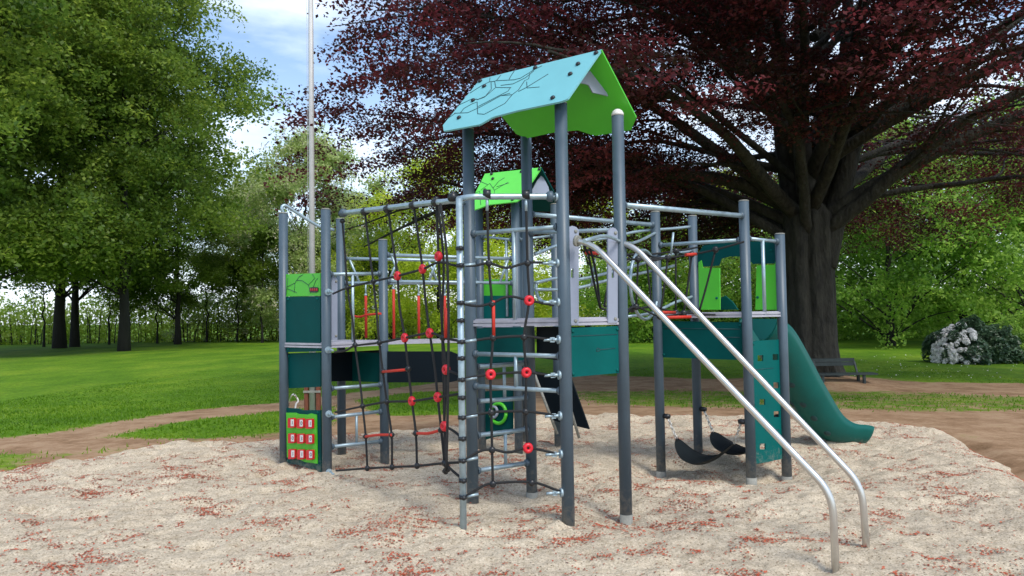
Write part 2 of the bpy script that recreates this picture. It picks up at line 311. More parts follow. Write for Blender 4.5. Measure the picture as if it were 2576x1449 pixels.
def sandmat():
    m = bpy.data.materials.new('pale_coarse_sand'); m.use_nodes = True; t = m.node_tree; b = t.nodes['Principled BSDF']; b.inputs['Roughness'].default_value = .95; b.inputs['Specular IOR Level'].default_value = .2
    tc = N(t, 'ShaderNodeTexCoord')
    def noise(s, d=4, r=.6, st=None):
        n = N(t, 'ShaderNodeTexNoise'); n.inputs['Scale'].default_value = s; n.inputs['Detail'].default_value = d; n.inputs['Roughness'].default_value = r; L(t, tc.outputs['Object'], n.inputs['Vector']); return n
    n1 = noise(58, 6, .9); n2 = noise(1.2, 5); n3 = noise(26, 5, .7)
    r = N(t, 'ShaderNodeValToRGB'); els = r.color_ramp.elements; els.new(.5); els.new(.6)
    for e, (p, c) in zip(els, [(.30, (.12, .098, .072)), (.41, (.42, .355, .265)), (.52, (.60, .52, .40)), (.66, (.78, .70, .56))]): e.position = p; e.color = (*c, 1)
    L(t, n1.outputs['Fac'], r.inputs[0])
    vo = N(t, 'ShaderNodeTexVoronoi'); vo.inputs['Scale'].default_value = 34; L(t, tc.outputs['Object'], vo.inputs['Vector'])
    vr = N(t, 'ShaderNodeValToRGB'); vr.color_ramp.elements[0].position = .10; vr.color_ramp.elements[0].color = (.30, .28, .24, 1); vr.color_ramp.elements[1].position = .26; vr.color_ramp.elements[1].color = (1, 1, 1, 1); L(t, vo.outputs['Distance'], vr.inputs[0])
    n5 = noise(14, 6, .8); r5 = N(t, 'ShaderNodeValToRGB'); r5.color_ramp.elements[0].position = .34; r5.color_ramp.elements[0].color = (.70, .67, .62, 1); r5.color_ramp.elements[1].position = .52; r5.color_ramp.elements[1].color = (1.05, 1.05, 1.05, 1); L(t, n5.outputs['Fac'], r5.inputs[0])
    m5 = N(t, 'ShaderNodeMix', data_type='RGBA', blend_type='MULTIPLY'); m5.inputs['Factor'].default_value = 1; L(t, vr.outputs[0], m5.inputs['A']); L(t, r5.outputs[0], m5.inputs['B'])
    r2 = N(t, 'ShaderNodeValToRGB'); r2.color_ramp.elements[0].position = .3; r2.color_ramp.elements[0].color = (.86, .83, .80, 1); r2.color_ramp.elements[1].position = .7; r2.color_ramp.elements[1].color = (1.06, 1.04, 1.0, 1); L(t, n2.outputs['Fac'], r2.inputs[0])
    mg = N(t, 'ShaderNodeMix', data_type='RGBA', blend_type='MULTIPLY'); mg.inputs['Factor'].default_value = 1; L(t, r.outputs[0], mg.inputs['A']); L(t, r2.outputs[0], mg.inputs['B']); m6 = N(t, 'ShaderNodeMix', data_type='RGBA', blend_type='MULTIPLY'); m6.inputs['Factor'].default_value = 1; L(t, mg.outputs['Result'], m6.inputs['A']); L(t, m5.outputs['Result'], m6.inputs['B']); L(t, m6.outputs['Result'], b.inputs['Base Color'])
    bp = N(t, 'ShaderNodeBump'); bp.inputs['Strength'].default_value = 1; bp.inputs['Distance'].default_value = .022; L(t, n3.outputs['Fac'], bp.inputs['Height'])
    b2 = N(t, 'ShaderNodeBump'); b2.inputs['Strength'].default_value = .8; b2.inputs['Distance'].default_value = .005; L(t, n1.outputs['Fac'], b2.inputs['Height']); L(t, bp.outputs[0], b2.inputs['Normal']); L(t, b2.outputs[0], b.inputs['Normal'])
    return m
tag(link('sand', me, sandmat()), kind='structure')
# ------------------------------------------------------------------ leaf clouds
def leafcloud(C, size, tone, flat=0.0, asp=.62, nrm=None):
    """one folded rhombus per leaf; C (n,3)"""
    n = len(C); th = rng.uniform(0, 2 * np.pi, n)
    nn = rng.normal(size=(n, 3)); nn /= np.linalg.norm(nn, axis=1)[:, None]
    nn[:, 2] = np.abs(nn[:, 2]); nn = nn * (1 - flat) + np.array([0, 0, 1.]) * flat
    if nrm is not None: nn = nn + nrm
    nn /= np.linalg.norm(nn, axis=1)[:, None]
    a = np.cross(nn, np.array([.31, .77, .2])); a /= np.linalg.norm(a, axis=1)[:, None]; b = np.cross(nn, a)
    u = a * np.cos(th)[:, None] + b * np.sin(th)[:, None]; v = np.cross(nn, u)
    s = (size * rng.uniform(.65, 1.3, n))[:, None]
    V = np.stack([C - u * s * .5, C - v * s * asp * .5 + nn * s * .12, C + u * s * .5, C + v * s * asp * .5 + nn * s * .12], 1).reshape(-1, 3)
    return V, np.arange(4 * n).reshape(n, 4), tone
def sprays(cent, outdir, n_each, rad, thick, droop, size, tonec, flat=.45):
    m = len(cent); k = n_each; r = rad[:, None] * np.sqrt(rng.uniform(0, 1, (m, k))) ; th = rng.uniform(0, 2 * np.pi, (m, k))
    x = r * np.cos(th); y = r * np.sin(th) * .75; z = rng.normal(0, 1, (m, k)) * thick[:, None]
    o = outdir / (np.linalg.norm(outdir, axis=1)[:, None] + 1e-9); s = np.stack([-o[:, 1], o[:, 0], 0 * o[:, 0]], 1)
    s /= (np.linalg.norm(s, axis=1)[:, None] + 1e-9)
    Pp = cent[:, None, :] + o[:, None, :] * x[..., None] + s[:, None, :] * y[..., None]
    Pp[..., 2] += z - droop * (x + r * .5) 
    C = Pp.reshape(-1, 3); tone = np.clip(np.repeat(tonec, k) + rng.normal(0, .17, m * k), 0, 1)
    return leafcloud(C, size, tone, flat)
def limb(bm, p0, d0, ln, r0, r1=.01, n=9, up=0.0, jit=.08, seg=7, rnd=random):
    pts = [Vector(p0)]; d = Vector(d0).normalized(); st = ln / n
    for i in range(n):
        d = (d + Vector((rnd.gauss(0, jit), rnd.gauss(0, jit), rnd.gauss(0, jit) + up))).normalized(); pts.append(pts[-1] + d * st)
    rr = [lerp(r0, r1, (i / n) ** .8) for i in range(n + 1)]; tube(bm, pts, rr, seg); return pts
def make_tree(name, seed, H, Rr, zlow, tr, nclump, nspray, nleaf, lsize, lm, bark, label, cat='tree', loc=(0, 0, 0), group=None, shape=1.0, rad=.9, thick=.16, droop=.25, blossom=False, hide_trunk=False, lo_in=.35):
    global rng
    rnd = random.Random(seed); rng = np.random.default_rng(seed)
    root = empty(name, loc); tag(root, label, cat, group); LOCAL[0] = True
    bm = bmesh.new(); top = H * .82
    pts = [Vector((0, 0, -.4))]; 
    for i in range(1, 11):
        t = i / 10; pts.append(Vector((rnd.gauss(0, .12) * t * 2, rnd.gauss(0, .12) * t * 2, top * t)))
    tube(bm, pts, [tr * (1.45 if i == 0 else 1.1 if i == 1 else 1) * (1 - .85 * (i / 10)) for i in range(11)], 10)
    # clumps inside an egg shaped envelope
    cl = []; outd = []
    while len(cl) < nclump:
        t = rnd.random() ** .85; z = zlow + (H - zlow) * t; prof = math.sin(math.pi * min(1, (t * .86 + .16))) ** .6 * shape + (1 - shape) * (1 - t) if t < .985 else .2
        ang = rnd.uniform(0, 2 * math.pi); r = Rr * prof * (lo_in + (1 - lo_in) * math.sqrt(rnd.random())) * (1 + .18 * math.sin(3 * ang + seed) + .10 * math.sin(7 * ang + z))
        c = Vector((r * math.cos(ang), r * math.sin(ang), z)); cl.append(c); outd.append(Vector((math.cos(ang), math.sin(ang), 0)))
    for c in cl[::2]:
        zz = max(zlow * .5, c.z - Vector((c.x, c.y)).length * rnd.uniform(.35, .8)); i = min(9, int(zz / top * 10)) if zz < top else 9
        p0 = lerp(pts[i], pts[min(10, i + 1)], .5); r = tr * .3 * (1 - zz / H); mid = lerp(p0, c, .5) + Vector((rnd.gauss(0, .3), rnd.gauss(0, .3), .35))
        tube(bm, catmull([p0, mid, c], 4), [lerp(max(r, .04), .012, k / 8) for k in range(9)], 5, False)
    if not hide_trunk: bm2('trunk', bm, bark, root)
    C = []; O = []; T = []
    for c, o in zip(cl, outd):
        tb = rnd.uniform(.25, .72); rc = rnd.uniform(.7, 1.3) * rad * 1.5
        for j in range(nspray):
            q = np.array([rnd.gauss(0, 1) * rc * .7, rnd.gauss(0, 1) * rc * .7, rnd.gauss(0, 1) * rc * .42]); C.append(np.array(c) + q); aa = rnd.gauss(0, .7)
            O.append([o.x * math.cos(aa) - o.y * math.sin(aa), o.x * math.sin(aa) + o.y * math.cos(aa), 0]); T.append(tb + rnd.gauss(0, .12))
    C = np.array(C); O = np.array(O); m = len(C)
    V, Fc, tn = sprays(C, O, nleaf, rng.uniform(.5, 1.2, m) * rad, rng.uniform(.5, 1.2, m) * thick * 2, droop, lsize, np.array(T), .12)
    link('crown', npmesh('crown', V, Fc, tn), lm, root)
    if blossom:
        k = 1700; sel = rng.integers(0, m, k); cc = C[sel] + rng.normal(0, .6, (k, 3)); cc = np.repeat(cc, 9, 0) + rng.normal(0, .07, (k * 9, 3)) * [1, 1, 2.2]
        V, Fc, tn = leafcloud(cc, .16, rng.uniform(0, 1, k * 9)); link('blossom', npmesh('blossom', V, Fc, tn), LM['blossom'], root)
    LOCAL[0] = False
    return root
def copy_tree(root, loc, rot, s, label, group=None):
    r = root.copy(); COL.objects.link(r); r.location = loc; r.rotation_euler = (0, 0, rot); r.scale = s; r['label'] = label
    if group: r['group'] = group
    for ch in list(root.children):
        c = ch.copy(); COL.objects.link(c); c.parent = r
    return r
# ------------------------------------------------------------------ the climbing frame
PR = .051
def pxy(k): return Vector((*POSTS[k], 0))
def pz(k, py):
    x, y = POSTS[k]; px = 1288 + x / y * F
    return P(px, py, y).z
def pt(k, py): x, y = POSTS[k]; return Vector((x, y, pz(k, py)))
def wn(a, b):
    d = (pxy(b) - pxy(a)); n = Vector((-d.y, d.x, 0)).normalized()
    return n if n.y < 0 else -n
def wp(a, b, px, py, off=0):
    n = wn(a, b); return RP(px, py, pxy(a) + n * off, n)
CF = empty('climbing_frame', (1.0, 7.4, 0))
tag(CF, 'large climbing frame with slate grey posts, teal panels, rope net, blue roof and slide', 'climbing frame')
def post(k, top, cap='flat', foot=0, botz=-.35, r=PR):
    x, y = POSTS[k]; zt = pz(k, top); zb = float(sandz(x, y)); bm = bmesh.new()
    tube(bm, [(x, y, zb + foot - (0 if foot else .35)), (x, y, zt)], r, 28); po = bm2('post', bm, M['post'], CF)
    if foot:
        bm = bmesh.new(); tube(bm, [(x, y, zb - .3), (x, y, zb + foot)], r * 1.06, 24); bm2('post_foot', bm, M['foot'], po)
    bm = bmesh.new()
    if cap == 'dome': tube(bm, [(x, y, zt + .001), (x, y, zt + .02), (x, y, zt + .042), (x, y, zt + .056), (x, y, zt + .062)], [r * 1.04, r * 1.02, r * .8, r * .45, r * .05], 24); c = M['white' if k == 'B' else 'post']
    else: tube(bm, [(x, y, zt + .001), (x, y, zt + .008), (x, y, zt + .014)], [r * 1.03, r * 1.03, r * .8], 24); c = M['foot']
    bm2('post_cap', bm, c, po); return po
post('P1', 538); post('P2', 528); post('P3', 552); post('P4', 605)
post('A', 262); post('B', 292, 'dome', .07); post('C', 326); post('D', 330, 'dome', .05)
post('E', 535, foot=.07); post('F', 545); post('G', 507, foot=.07); post('H', 590, foot=.06)
post('K1', 500); post('K2', 500); post('K3', 515); post('K4', 500)
def clampm(bm, p, d, r=.036, h=.035): tube(bm, [p, p + d * h * .6, p + d * h], [r, r * .95, r * .62], 12)
def bar(name, a, ya, b, yb, r=.0195, clamp=True, m='galv', mid=None):
    p, q = pt(a, ya), pt(b, yb); d = (q - p).normalized(); p2, q2 = p + d * (PR - .005), q - d * (PR - .005)
    bm = bmesh.new(); tube(bm, [p2, q2] if not mid else [p2] + mid + [q2], r, 12); o = bm2(name, bm, M[m], CF)
    if clamp:
        for s, e in ((p2, d), (q2, -d)):
            bm = bmesh.new(); clampm(bm, s, e); bm2('clamp', bm, M['post'], o)
    return o
def rod(name, pts, r=.019, m='galv', parent=None, sub=0, seg=10):
    bm = bmesh.new(); tube(bm, catmull(pts, sub) if sub else pts, r, seg); return bm2(name, bm, M[m], parent or CF)
def along(a, ya, b, yb, t): return lerp(pt(a, ya), pt(b, yb), t)
# --- rails and rungs (each one a part)
bar('rail', 'P2', 690, 'P4', 688); rod('upright', [along('P2', 690, 'P4', 688, .45), along('P2', 868, 'P4', 860, .45)], .017)
for ya, yb in ((978, 967), (1051, 1034), (1125, 1109)): bar('rung', 'P2', ya, 'P4', yb)
rod('upright', [along('P2', 1051, 'P4', 1034, .5), along('P2', 1125, 'P4', 1109, .5)], .014)
bar('rail', 'P3', 650, 'K1', 657); bar('rail', 'P3', 712, 'K1', 712); bar('rail', 'P4', 641, 'K2', 651); bar('rail', 'P4', 708, 'K2', 712)
for t0, t1 in ((.06, .13), (.40, .33), (.62, .69), (.94, .87)):
    rod('handle', [along('P4', 641, 'K2', 651, t0), along('P4', 708, 'K2', 712, t1)], .014)
    rod('handle', [along('P3', 650, 'K1', 657, t0), along('P3', 712, 'K1', 712, t1)], .014)
bar('rail', 'C', 588, 'A', 570); rod('upright', [along('C', 588, 'A', 570, .5), along('C', 817, 'A', 818, .5)], .018)
bar('rung', 'C', 890, 'A', 896); bar('rung', 'C', 971, 'A', 984); rod('upright', [along('C', 890, 'A', 896, .5), along('C', 971, 'A', 984, .5)], .017)
bar('rail', 'K1', 594, 'K2', 604, .016); rod('upright', [along('K1', 594, 'K2', 604, .75), along('K1', 796, 'K2', 796, .75)], .017)
bar('rail', 'K2', 604, 'K3', 592, .016)
for ya, yb in ((924, 913), (1011, 1000), (1097, 1079), (1186, 1163)): bar('rung', 'C', ya, 'D', yb, .021)
for ya, yb, yc, yd in ((924, 913, 1011, 1000), (1097, 1079, 1186, 1163)): rod('upright', [along('C', ya, 'D', yb, .55), along('C', yc, 'D', yd, .55)], .015)
bar('monkey_bar', 'B', 515, 'G', 543, .024); bar('monkey_bar', 'D', 538, 'E', 566, .022)
bar('rail', 'E', 617, 'G', 603, .020); bar('rail', 'G', 599, 'H', 608, .018); rod('upright', [along('G', 599, 'H', 608, .5), along('G', 792, 'H', 794, .5)], .019)
bar('rail', 'D', 585, 'B', 578, .018)
# arched bar over the left tower
q = [wp('P1', 'P3', *c) for c in ((709, 535), (709, 524), (714, 517), (724, 520), (745, 534), (800, 568), (840, 578))]
q[0] = pt('P1', 536); rod('arched_bar', q, .019, 'galv', sub=5)
# --- curved top tube of the net, corner pole
qy = POSTS['Q']; P2v, Qv, Av, Cv = pxy('P2'), pxy('Q'), pxy('A'), pxy('C')
cz = pz('Q', 500)
def on2(a, b, t, z): p = lerp(pxy(a), pxy(b), t); return Vector((p.x, p.y, z))
t0 = pt('P2', 541); t1 = Vector((*on2('P2', 'Q', .80, 0).xy, lerp(t0.z, cz, .82))); t2 = on2('P2', 'Q', .93, cz + .005); t3 = on2('Q', 'A', .10, cz + .015); t4 = on2('Q', 'A', .28, lerp(cz, pz('A', 494), .3) + .01); t5 = pt('A', 494)
topc = catmull([t0, lerp(t0, t1, .5), t1, t2, t3, t4, lerp(t4, t5, .5), t5], 7)
tt = rod('top_tube', topc[3:-2], .024, 'galv', seg=14)
for p, d in ((topc[3], topc[3] - topc[2]), (topc[-3], topc[-3] - topc[-2])):
    bm = bmesh.new(); clampm(bm, p, d.normalized(), .045, .05); bm2('clamp', bm, M['post'], tt)
rod('brace', [t2, Vector((Cv.x - .04, Cv.y - .02, pz('C', 510)))], .018)
rod('corner_pole', [Vector((*qy, -.3)), Vector((*qy, cz))], .026, seg=16)
# --- rope net
net = bmesh.new(); knots = []; reds = []; redropes = []
def rope(a, b, pts, off=0, r=.0105, sub=5, bm=None):
    q = [wp(a, b, x, y, off) for x, y, *_ in pts]; tube(bm or net, catmull(q, sub), r, 7); return q
def node(a, b, pts, off=0):
    for x, y, *k in pts:
        if k: (reds if k[0] == 'r' else knots).append((wp(a, b, x, y, off), wn(a, b)))
V = [[(861, 556, 'k'), (868, 640), (874, 724, 'k'), (886, 800), (893, 868, 'k'), (906, 965), (912, 1022, 'k'), (920, 1098, 'k'), (924, 1178, 'k')],
     [(918, 533, 'k'), (928, 620), (939, 708, 'k'), (947, 784), (954, 862, 'k'), (963, 935, 'k'), (973, 1011, 'k'), (985, 1094, 'k'), (986, 1175, 'k')],
     [(976, 526, 'k'), (988, 610), (1000, 694, 'r'), (1005, 770), (1018, 850, 'r'), (1027, 928, 'k'), (1036, 1009, 'r'), (1046, 1090, 'k'), (1049, 1172, 'k')],
     [(1041, 517, 'k'), (1052, 596), (1063, 677, 'r'), (1071, 760), (1081, 838, 'r'), (1093, 920), (1101, 999, 'r'), (1110, 1082, 'k'), (1118, 1165, 'k')],
     [(1098, 512, 'k'), (1103, 645, 'r'), (1108, 750), (1114, 850, 'k'), (1122, 930, 'r'), (1120, 1005), (1118, 1072, 'r'), (1122, 1168, 'k')]]
for v in V: rope('P2', 'Q', v); node('P2', 'Q', v)
rope('P2', 'Q', [(1108, 512), (1124, 640), (1128, 780), (1128, 900), (1126, 1040), (1123, 1185)], .06); rope('P2', 'Q', [(1102, 512), (1116, 660), (1112, 800), (1116, 960), (1118, 1080), (1121, 1185, 'k')], -.06)
node('P2', 'Q', [(1121, 1185, 'k'), (1126, 1180, 'k')], -.04)
Hh = [[(838, 739), (874, 724), (939, 708), (1000, 694), (1063, 677), (1104, 660), (1146, 668)],
      [(842, 886), (870, 882), (893, 870), (954, 862), (1018, 850), (1081, 838), (1116, 850), (1158, 858)],
      [(844, 1037), (912, 1022), (973, 1011), (1036, 1009), (1101, 999), (1130, 995), (1160, 990)],
      [(846, 1184), (924, 1178), (986, 1175), (1049, 1172), (1118, 1165), (1165, 1163)]]
for h in Hh: rope('P2', 'Q', h)
rope('P2', 'Q', [(1122, 930), (1160, 945)]); rope('P2', 'Q', [(1118, 1072), (1142, 1085), (1166, 1105)]); rope('P2', 'Q', [(1122, 1168), (1145, 1190), (1168, 1208)])
V2 = [[(1225, 489, 'k'), (1230, 662, 'k'), (1238, 765, 'k'), (1240, 850, 'k'), (1234, 942, 'r'), (1236, 1038, 'k'), (1238, 1132, 'k'), (1240, 1218, 'k')],
      [(1323, 490, 'k'), (1327, 662, 'k'), (1331, 756, 'r'), (1318, 848, 'k'), (1324, 937, 'r'), (1322, 1036, 'k'), (1328, 1127, 'r'), (1338, 1215, 'k')]]
for i, v in enumerate(V2): rope('Q', 'A', v[:-1] if i else v); node('Q', 'A', v)
H2 = [[(1150, 668), (1195, 668), (1230, 662), (1275, 674), (1327, 661), (1393, 662)], [(1155, 762), (1200, 770), (1238, 762), (1280, 746), (1331, 756), (1393, 768)],
      [(1158, 862), (1240, 850), (1318, 846), (1393, 856)], [(1162, 953), (1234, 942), (1324, 937), (1396, 947)], [(1165, 1050), (1238, 1037), (1322, 1035), (1400, 1045)],
      [(1168, 1158), (1205, 1136), (1238, 1131), (1280, 1138), (1328, 1127), (1404, 1142)], [(1170, 1250), (1205, 1228), (1240, 1216), (1338, 1213), (1408, 1236)]]
for h in H2: rope('Q', 'A', h)
NET = bm2('climbing_net', net, M['rope'], CF)
for q in ([(920, 1098), (952, 1094), (985, 1094)], [(963, 935), (1020, 930)], [(1050, 1090), (1078, 1090), (1108, 1082)]):
    bm = bmesh.new(); rope('P2', 'Q', q, .012, .0125, 4, bm); bm2('rung_sleeve', bm, M['redrope'], NET)
bm = bmesh.new(); rope('Q', 'A', [(1241, 756), (1242, 850)], .004, .014, 3, bm); bm2('rung_sleeve', bm, M['redrope'], NET)
bm = bmesh.new(); rope('P2', 'Q', [(1123, 775), (1121, 850)], .02, .013, 3, bm); bm2('rung_sleeve', bm, M['redrope'], NET)
bm = bmesh.new(); ball(bm, (0, 0, 0), .028, 12, 8, (1, .85, 1)); tube(bm, [(0, -.026, 0), (0, .026, 0)], .012, 8); km = bpy.data.meshes.new('connector'); bm.to_mesh(km); bm.free(); km.materials.append(M['black'])
bm = bmesh.new(); n_ = 20
rings = []
for i in range(n_):                                  # a moulded ring with a hole
    a = 2 * math.pi * i / n_; rings.append([bm.verts.new(((.025 + .018 * math.cos(c)) * math.cos(a), .023 * math.sin(c), (.025 + .018 * math.cos(c)) * math.sin(a))) for c in [2 * math.pi * j / 10 for j in range(10)]])
for i in range(n_):
    for j in range(10): f = bm.faces.new((rings[i][j], rings[i][(j + 1) % 10], rings[(i + 1) % n_][(j + 1) % 10], rings[(i + 1) % n_][j])); f.smooth = True
rm = bpy.data.meshes.new('ring_connector'); bm.to_mesh(rm); bm.free(); rm.materials.append(M['red'])
for lst, me_ in ((knots, km), (reds, rm)):
    for p, n in lst:
        o = bpy.data.objects.new(me_.name, me_); COL.objects.link(o); o.parent = NET; o.location = p; o.rotation_euler = (0, 0, math.atan2(n.y, n.x) + math.pi / 2)
# brackets where the ropes meet the posts, and clamps on the corner pole
def bracket(k, py, ax, ay):
    p = pt(k, py); d = Vector((ax, ay, 0)).normalized(); s = Vector((-d.y, d.x, 0)); bm = bmesh.new(); p = p + d * PR
    tube(bm, [p - d * .008, p + d * .012], .036, 14); tube(bm, [p, p + d * .055], .014, 8); bx = p + d * .055
    box(bm, bx, d * .018, s * .006, Vector((0, 0, .02))); tube(bm, [bx, bx + d * .07], .012, 8); bm2('rope_bracket', bm, M['galv'], CF)
dq = Qv - Av
for y in (662, 760, 854, 943, 1045, 1141, 1238): bracket('A', y, dq.x, dq.y)
bracket('A', 496, dq.x, dq.y); dq = Qv - P2v
for y in (735, 880, 1040, 1186): bracket('P2', y, dq.x, dq.y)
for i, y in enumerate((625, 668, 762, 806, 860, 901, 955, 1000, 1050, 1103, 1158, 1208, 1250)):
    z = pz('Q', y); bm = bmesh.new(); c = Vector((*qy, z)); tube(bm, [c - Vector((0, 0, .014)), c + Vector((0, 0, .014))], .033, 14); ball(bm, c + wn('Q', 'A') * .036, .020, 10, 6); bm2('pole_clamp', bm, M['black'], CF)
    if i in (1, 2, 4, 6, 8, 10, 12):
        d = (Av - Qv).normalized(); bm = bmesh.new(); tube(bm, [c + d * .03, c + d * .12 + Vector((0, 0, .012))], .012, 8); bm2('rope_end', bm, M['galv'], NET)
for x, y in ((1225, 489), (1323, 490)):
    p = wp('Q', 'A', x, y); bm = bmesh.new(); tube(bm, [p - Vector((0, 0, .02)), p - Vector((0, 0, .13))], .012, 8); bm2('rope_end', bm, M['galv'], NET)
    bm = bmesh.new(); tube(bm, [p - Vector((.03, 0, 0)), p + Vector((.03, 0, 0))], .038, 14); bm2('pole_clamp', bm, M['black'], CF)
for x, y in ((861, 537), (918, 533), (976, 526), (1041, 517), (1098, 509), (1140, 496)):
    p = wp('P2', 'Q', x, y); d = (Qv - P2v).normalized(); bm = bmesh.new(); tube(bm, [p - d * .03, p + d * .03], .036, 14); ball(bm, p + Vector((0, 0, .03)), .02, 8, 6); bm2('pole_clamp', bm, M['black'], CF)
# --- flat panels
def panel(name, a, b, pts, m, th=.016, off=0, holes=(), bolts=(), parent=None, lines=(), lw=.004):
    n = wn(a, b); q = [wp(a, b, x, y, off) for x, y in pts]; hq = [[wp(a, b, x, y, off) for x, y in h] for h in holes]
    bm = bmesh.new(); slab(bm, q, -n, th, hq); o = bm2(name, bm, M[m], parent or CF)
    if bolts:
        for x, y in bolts:
            bm = bmesh.new(); p = wp(a, b, x, y, off); tube(bm, [p - n * .002, p + n * .006, p + n * .010], [.015, .014, .006], 10); bm2('bolt', bm, M['teal'] if m != 'grey' else M['foot'], o if parent is None else parent)
    if lines:
        bm = bmesh.new()
        for l in lines: tube(bm, [wp(a, b, x, y, off + .0005) for x, y in l], lw, 5)
        bm2('engraving', bm, M['line'], o)
    return o
o = panel('panel', 'P1', 'P2', [(716, 690), (806, 687), (806, 744), (716, 746)], 'green', off=.0,
      lines=[[(720, 742), (724, 700)], [(722, 722), (742, 712), (752, 697)], [(722, 726), (747, 736)], [(742, 712), (740, 736)], [(746, 705), (760, 706), (776, 717), (792, 700), (786, 690)], [(776, 717), (782, 738)], [(786, 730), (794, 706), (800, 700)], [(752, 697), (762, 691)]], lw=.0035)
bm = bmesh.new(); n = wn('P1', 'P2'); slab(bm, [wp('P1', 'P2', 790 + 13 * max(-.85, min(.85, math.cos(a) * 1.2)), 729 + 7.2 * math.sin(a), .003) for a in [k * math.pi / 10 for k in range(20)]], n, .004); nf_ = len(bm.faces)
for x in (782, 787, 792, 797): slab(bm, [wp('P1', 'P2', x + dx, y, .0085) for dx, y in ((-1.6, 733), (-.4, 725), (1.0, 725), (1.8, 732), (.3, 729.5))], n, .002)
bm.faces.ensure_lookup_table()
for f in bm.faces[nf_:]: f.material_index = 1
bm2('name_plate', bm, [M['black'], M['red']], o)
panel('panel', 'P1', 'P2', [(717, 747), (806, 745), (806, 884), (720, 886)], 'teal_shade', off=.004, bolts=((725, 753), (798, 752), (726, 878), (798, 877)))
panel('skirt_panel', 'P1', 'P2', [(722, 889), (806, 886), (806, 973), (726, 977)], 'teal_shade', off=-.03, bolts=((727, 896),))
panel('skirt_panel', 'P2', 'P4', [(828, 888), (962, 880), (962, 955), (828, 960)], 'navy_shade', off=-.55)  # near-black: shade below the deck is in the panel colour
panel('skirt_panel', 'P3', 'P4', [(862, 885), (965, 888), (965, 962), (862, 958)], 'teal_shade', off=-.02)
panel('skirt_panel', 'P4', 'K2', [(975, 884), (1135, 884), (1155, 892), (1166, 912), (1166, 940), (1155, 957), (1130, 962), (975, 962)], 'navy_shade', off=.05)
# noughts board at the bottom
gb = panel('game_board', 'P1', 'P2', [(720, 1026), (750, 1028), (758, 1032), (806, 1032), (808, 1188), (770, 1176), (745, 1168), (722, 1166)], 'teal_shade', off=.0, bolts=((800, 1038), (724, 1160)))
n = wn('P1', 'P2'); bm = bmesh.new()
slab(bm, [wp('P1', 'P2', *c, .004) for c in ((722, 1038), (745, 1038), (752, 1041), (775, 1043), (783, 1040), (798, 1043), (800, 1166), (770, 1162), (752, 1154), (724, 1150))], n, .012); gp = bm2('face_plate', bm, M['green'], gb)
for r_ in range(3):
    for c_ in range(3):
        cx = 738 + c_ * 22.5 + r_ * .6; cy = 1063 + r_ * 38.5 + c_ * 1.0 + (r_ == 2) * 1
        bm = bmesh.new(); slab(bm, [wp('P1', 'P2', cx + dx, cy + dy, .018) for dx, dy in ((-6.5, -12), (6, -12), (7.5, -10), (7.5, 11), (6, 12.5), (-6.5, 12.5), (-7.5, 11), (-7.5, -10))], n, .035); f1 = len(bm.faces)
        slab(bm, [wp('P1', 'P2', cx + dx - 1.6, cy + dy + .4, .054) for dx, dy in ((-4.6, -8.5), (2.8, -8.5), (2.8, 8.5), (-4.6, 8.5))], n, .003); f2 = len(bm.faces)
        w_ = .0026; cc = lambda dx, dy: wp('P1', 'P2', cx + dx - 2.4, cy + dy + .4, .0585)
        if (r_ * 3 + c_) in (1, 3, 5, 8): tube(bm, [cc(2.0 * math.cos(a), 4.0 * math.sin(a)) for a in [k * math.pi / 6 for k in range(13)]], w_, 5)
        elif (r_ * 3 + c_) == 4: tube(bm, [cc(-2, -4), cc(2, -3), cc(-1, 0), cc(2, 2), cc(-2, 4.5)], w_, 5)
        else: tube(bm, [cc(0, -4.5), cc(0, 4.5)], w_, 5)
        bm.faces.ensure_lookup_table()
        for q_, f in enumerate(bm.faces): f.material_index = 0 if q_ < f1 else 1 if q_ < f2 else 2
        bm2('game_tile', bm, [M['red'], M['white'], M['black']], gb)
# grey side plate on left tower
def plate(a, b, x0, x1, yt, yb, off, slot=True, arc=10):
    pts = [(x0, yb), (x0, yt + arc), (x0 + (x1 - x0) * .2, yt + arc * .3), (lerp(x0, x1, .5), yt), (x0 + (x1 - x0) * .8, yt + arc * .3), (x1, yt + arc), (x1, yb)]
    xm = lerp(x0, x1, .5); ym = lerp(yt, yb, .48); h = [[(xm - 3, ym - 12), (xm + 3, ym - 12), (xm + 3, ym + 12), (xm - 3, ym + 12)]] if slot else []
    return panel('side_plate', a, b, pts, 'grey', .02, off, h, ((lerp(x0, x1, .75), yt + 14), (lerp(x0, x1, .75), yb - 10)))
plate('P2', 'P4', 834, 849, 694, 855, -.02, False)
plate('A', 'B', 1424, 1456, 568, 817, .03); plate('A', 'B', 1530, 1554, 572, 812, .03)
# main tower skirts
panel('skirt_panel', 'A', 'B', [(1436, 825), (1560, 820), (1560, 938), (1437, 949)], 'teal', off=.012, bolts=((1441, 833), (1553, 828), (1442, 941), (1553, 931)), lines=[[(1440, 846), (1552, 841)], [(1500, 882), (1503, 876), (1508, 877), (1508, 883), (1500, 884)], [(1508, 880), (1548, 876)]], lw=.0032)
panel('skirt_panel', 'D', 'B', [(1350, 822), (1566, 822), (1566, 925), (1350, 900)], 'navy_shade', off=-.03)  # dark space under the platform painted as this panel's colour
panel('skirt_panel', 'C', 'D', [(1200, 826), (1335, 822), (1335, 905), (1200, 915)], 'teal_shade', off=-.6)
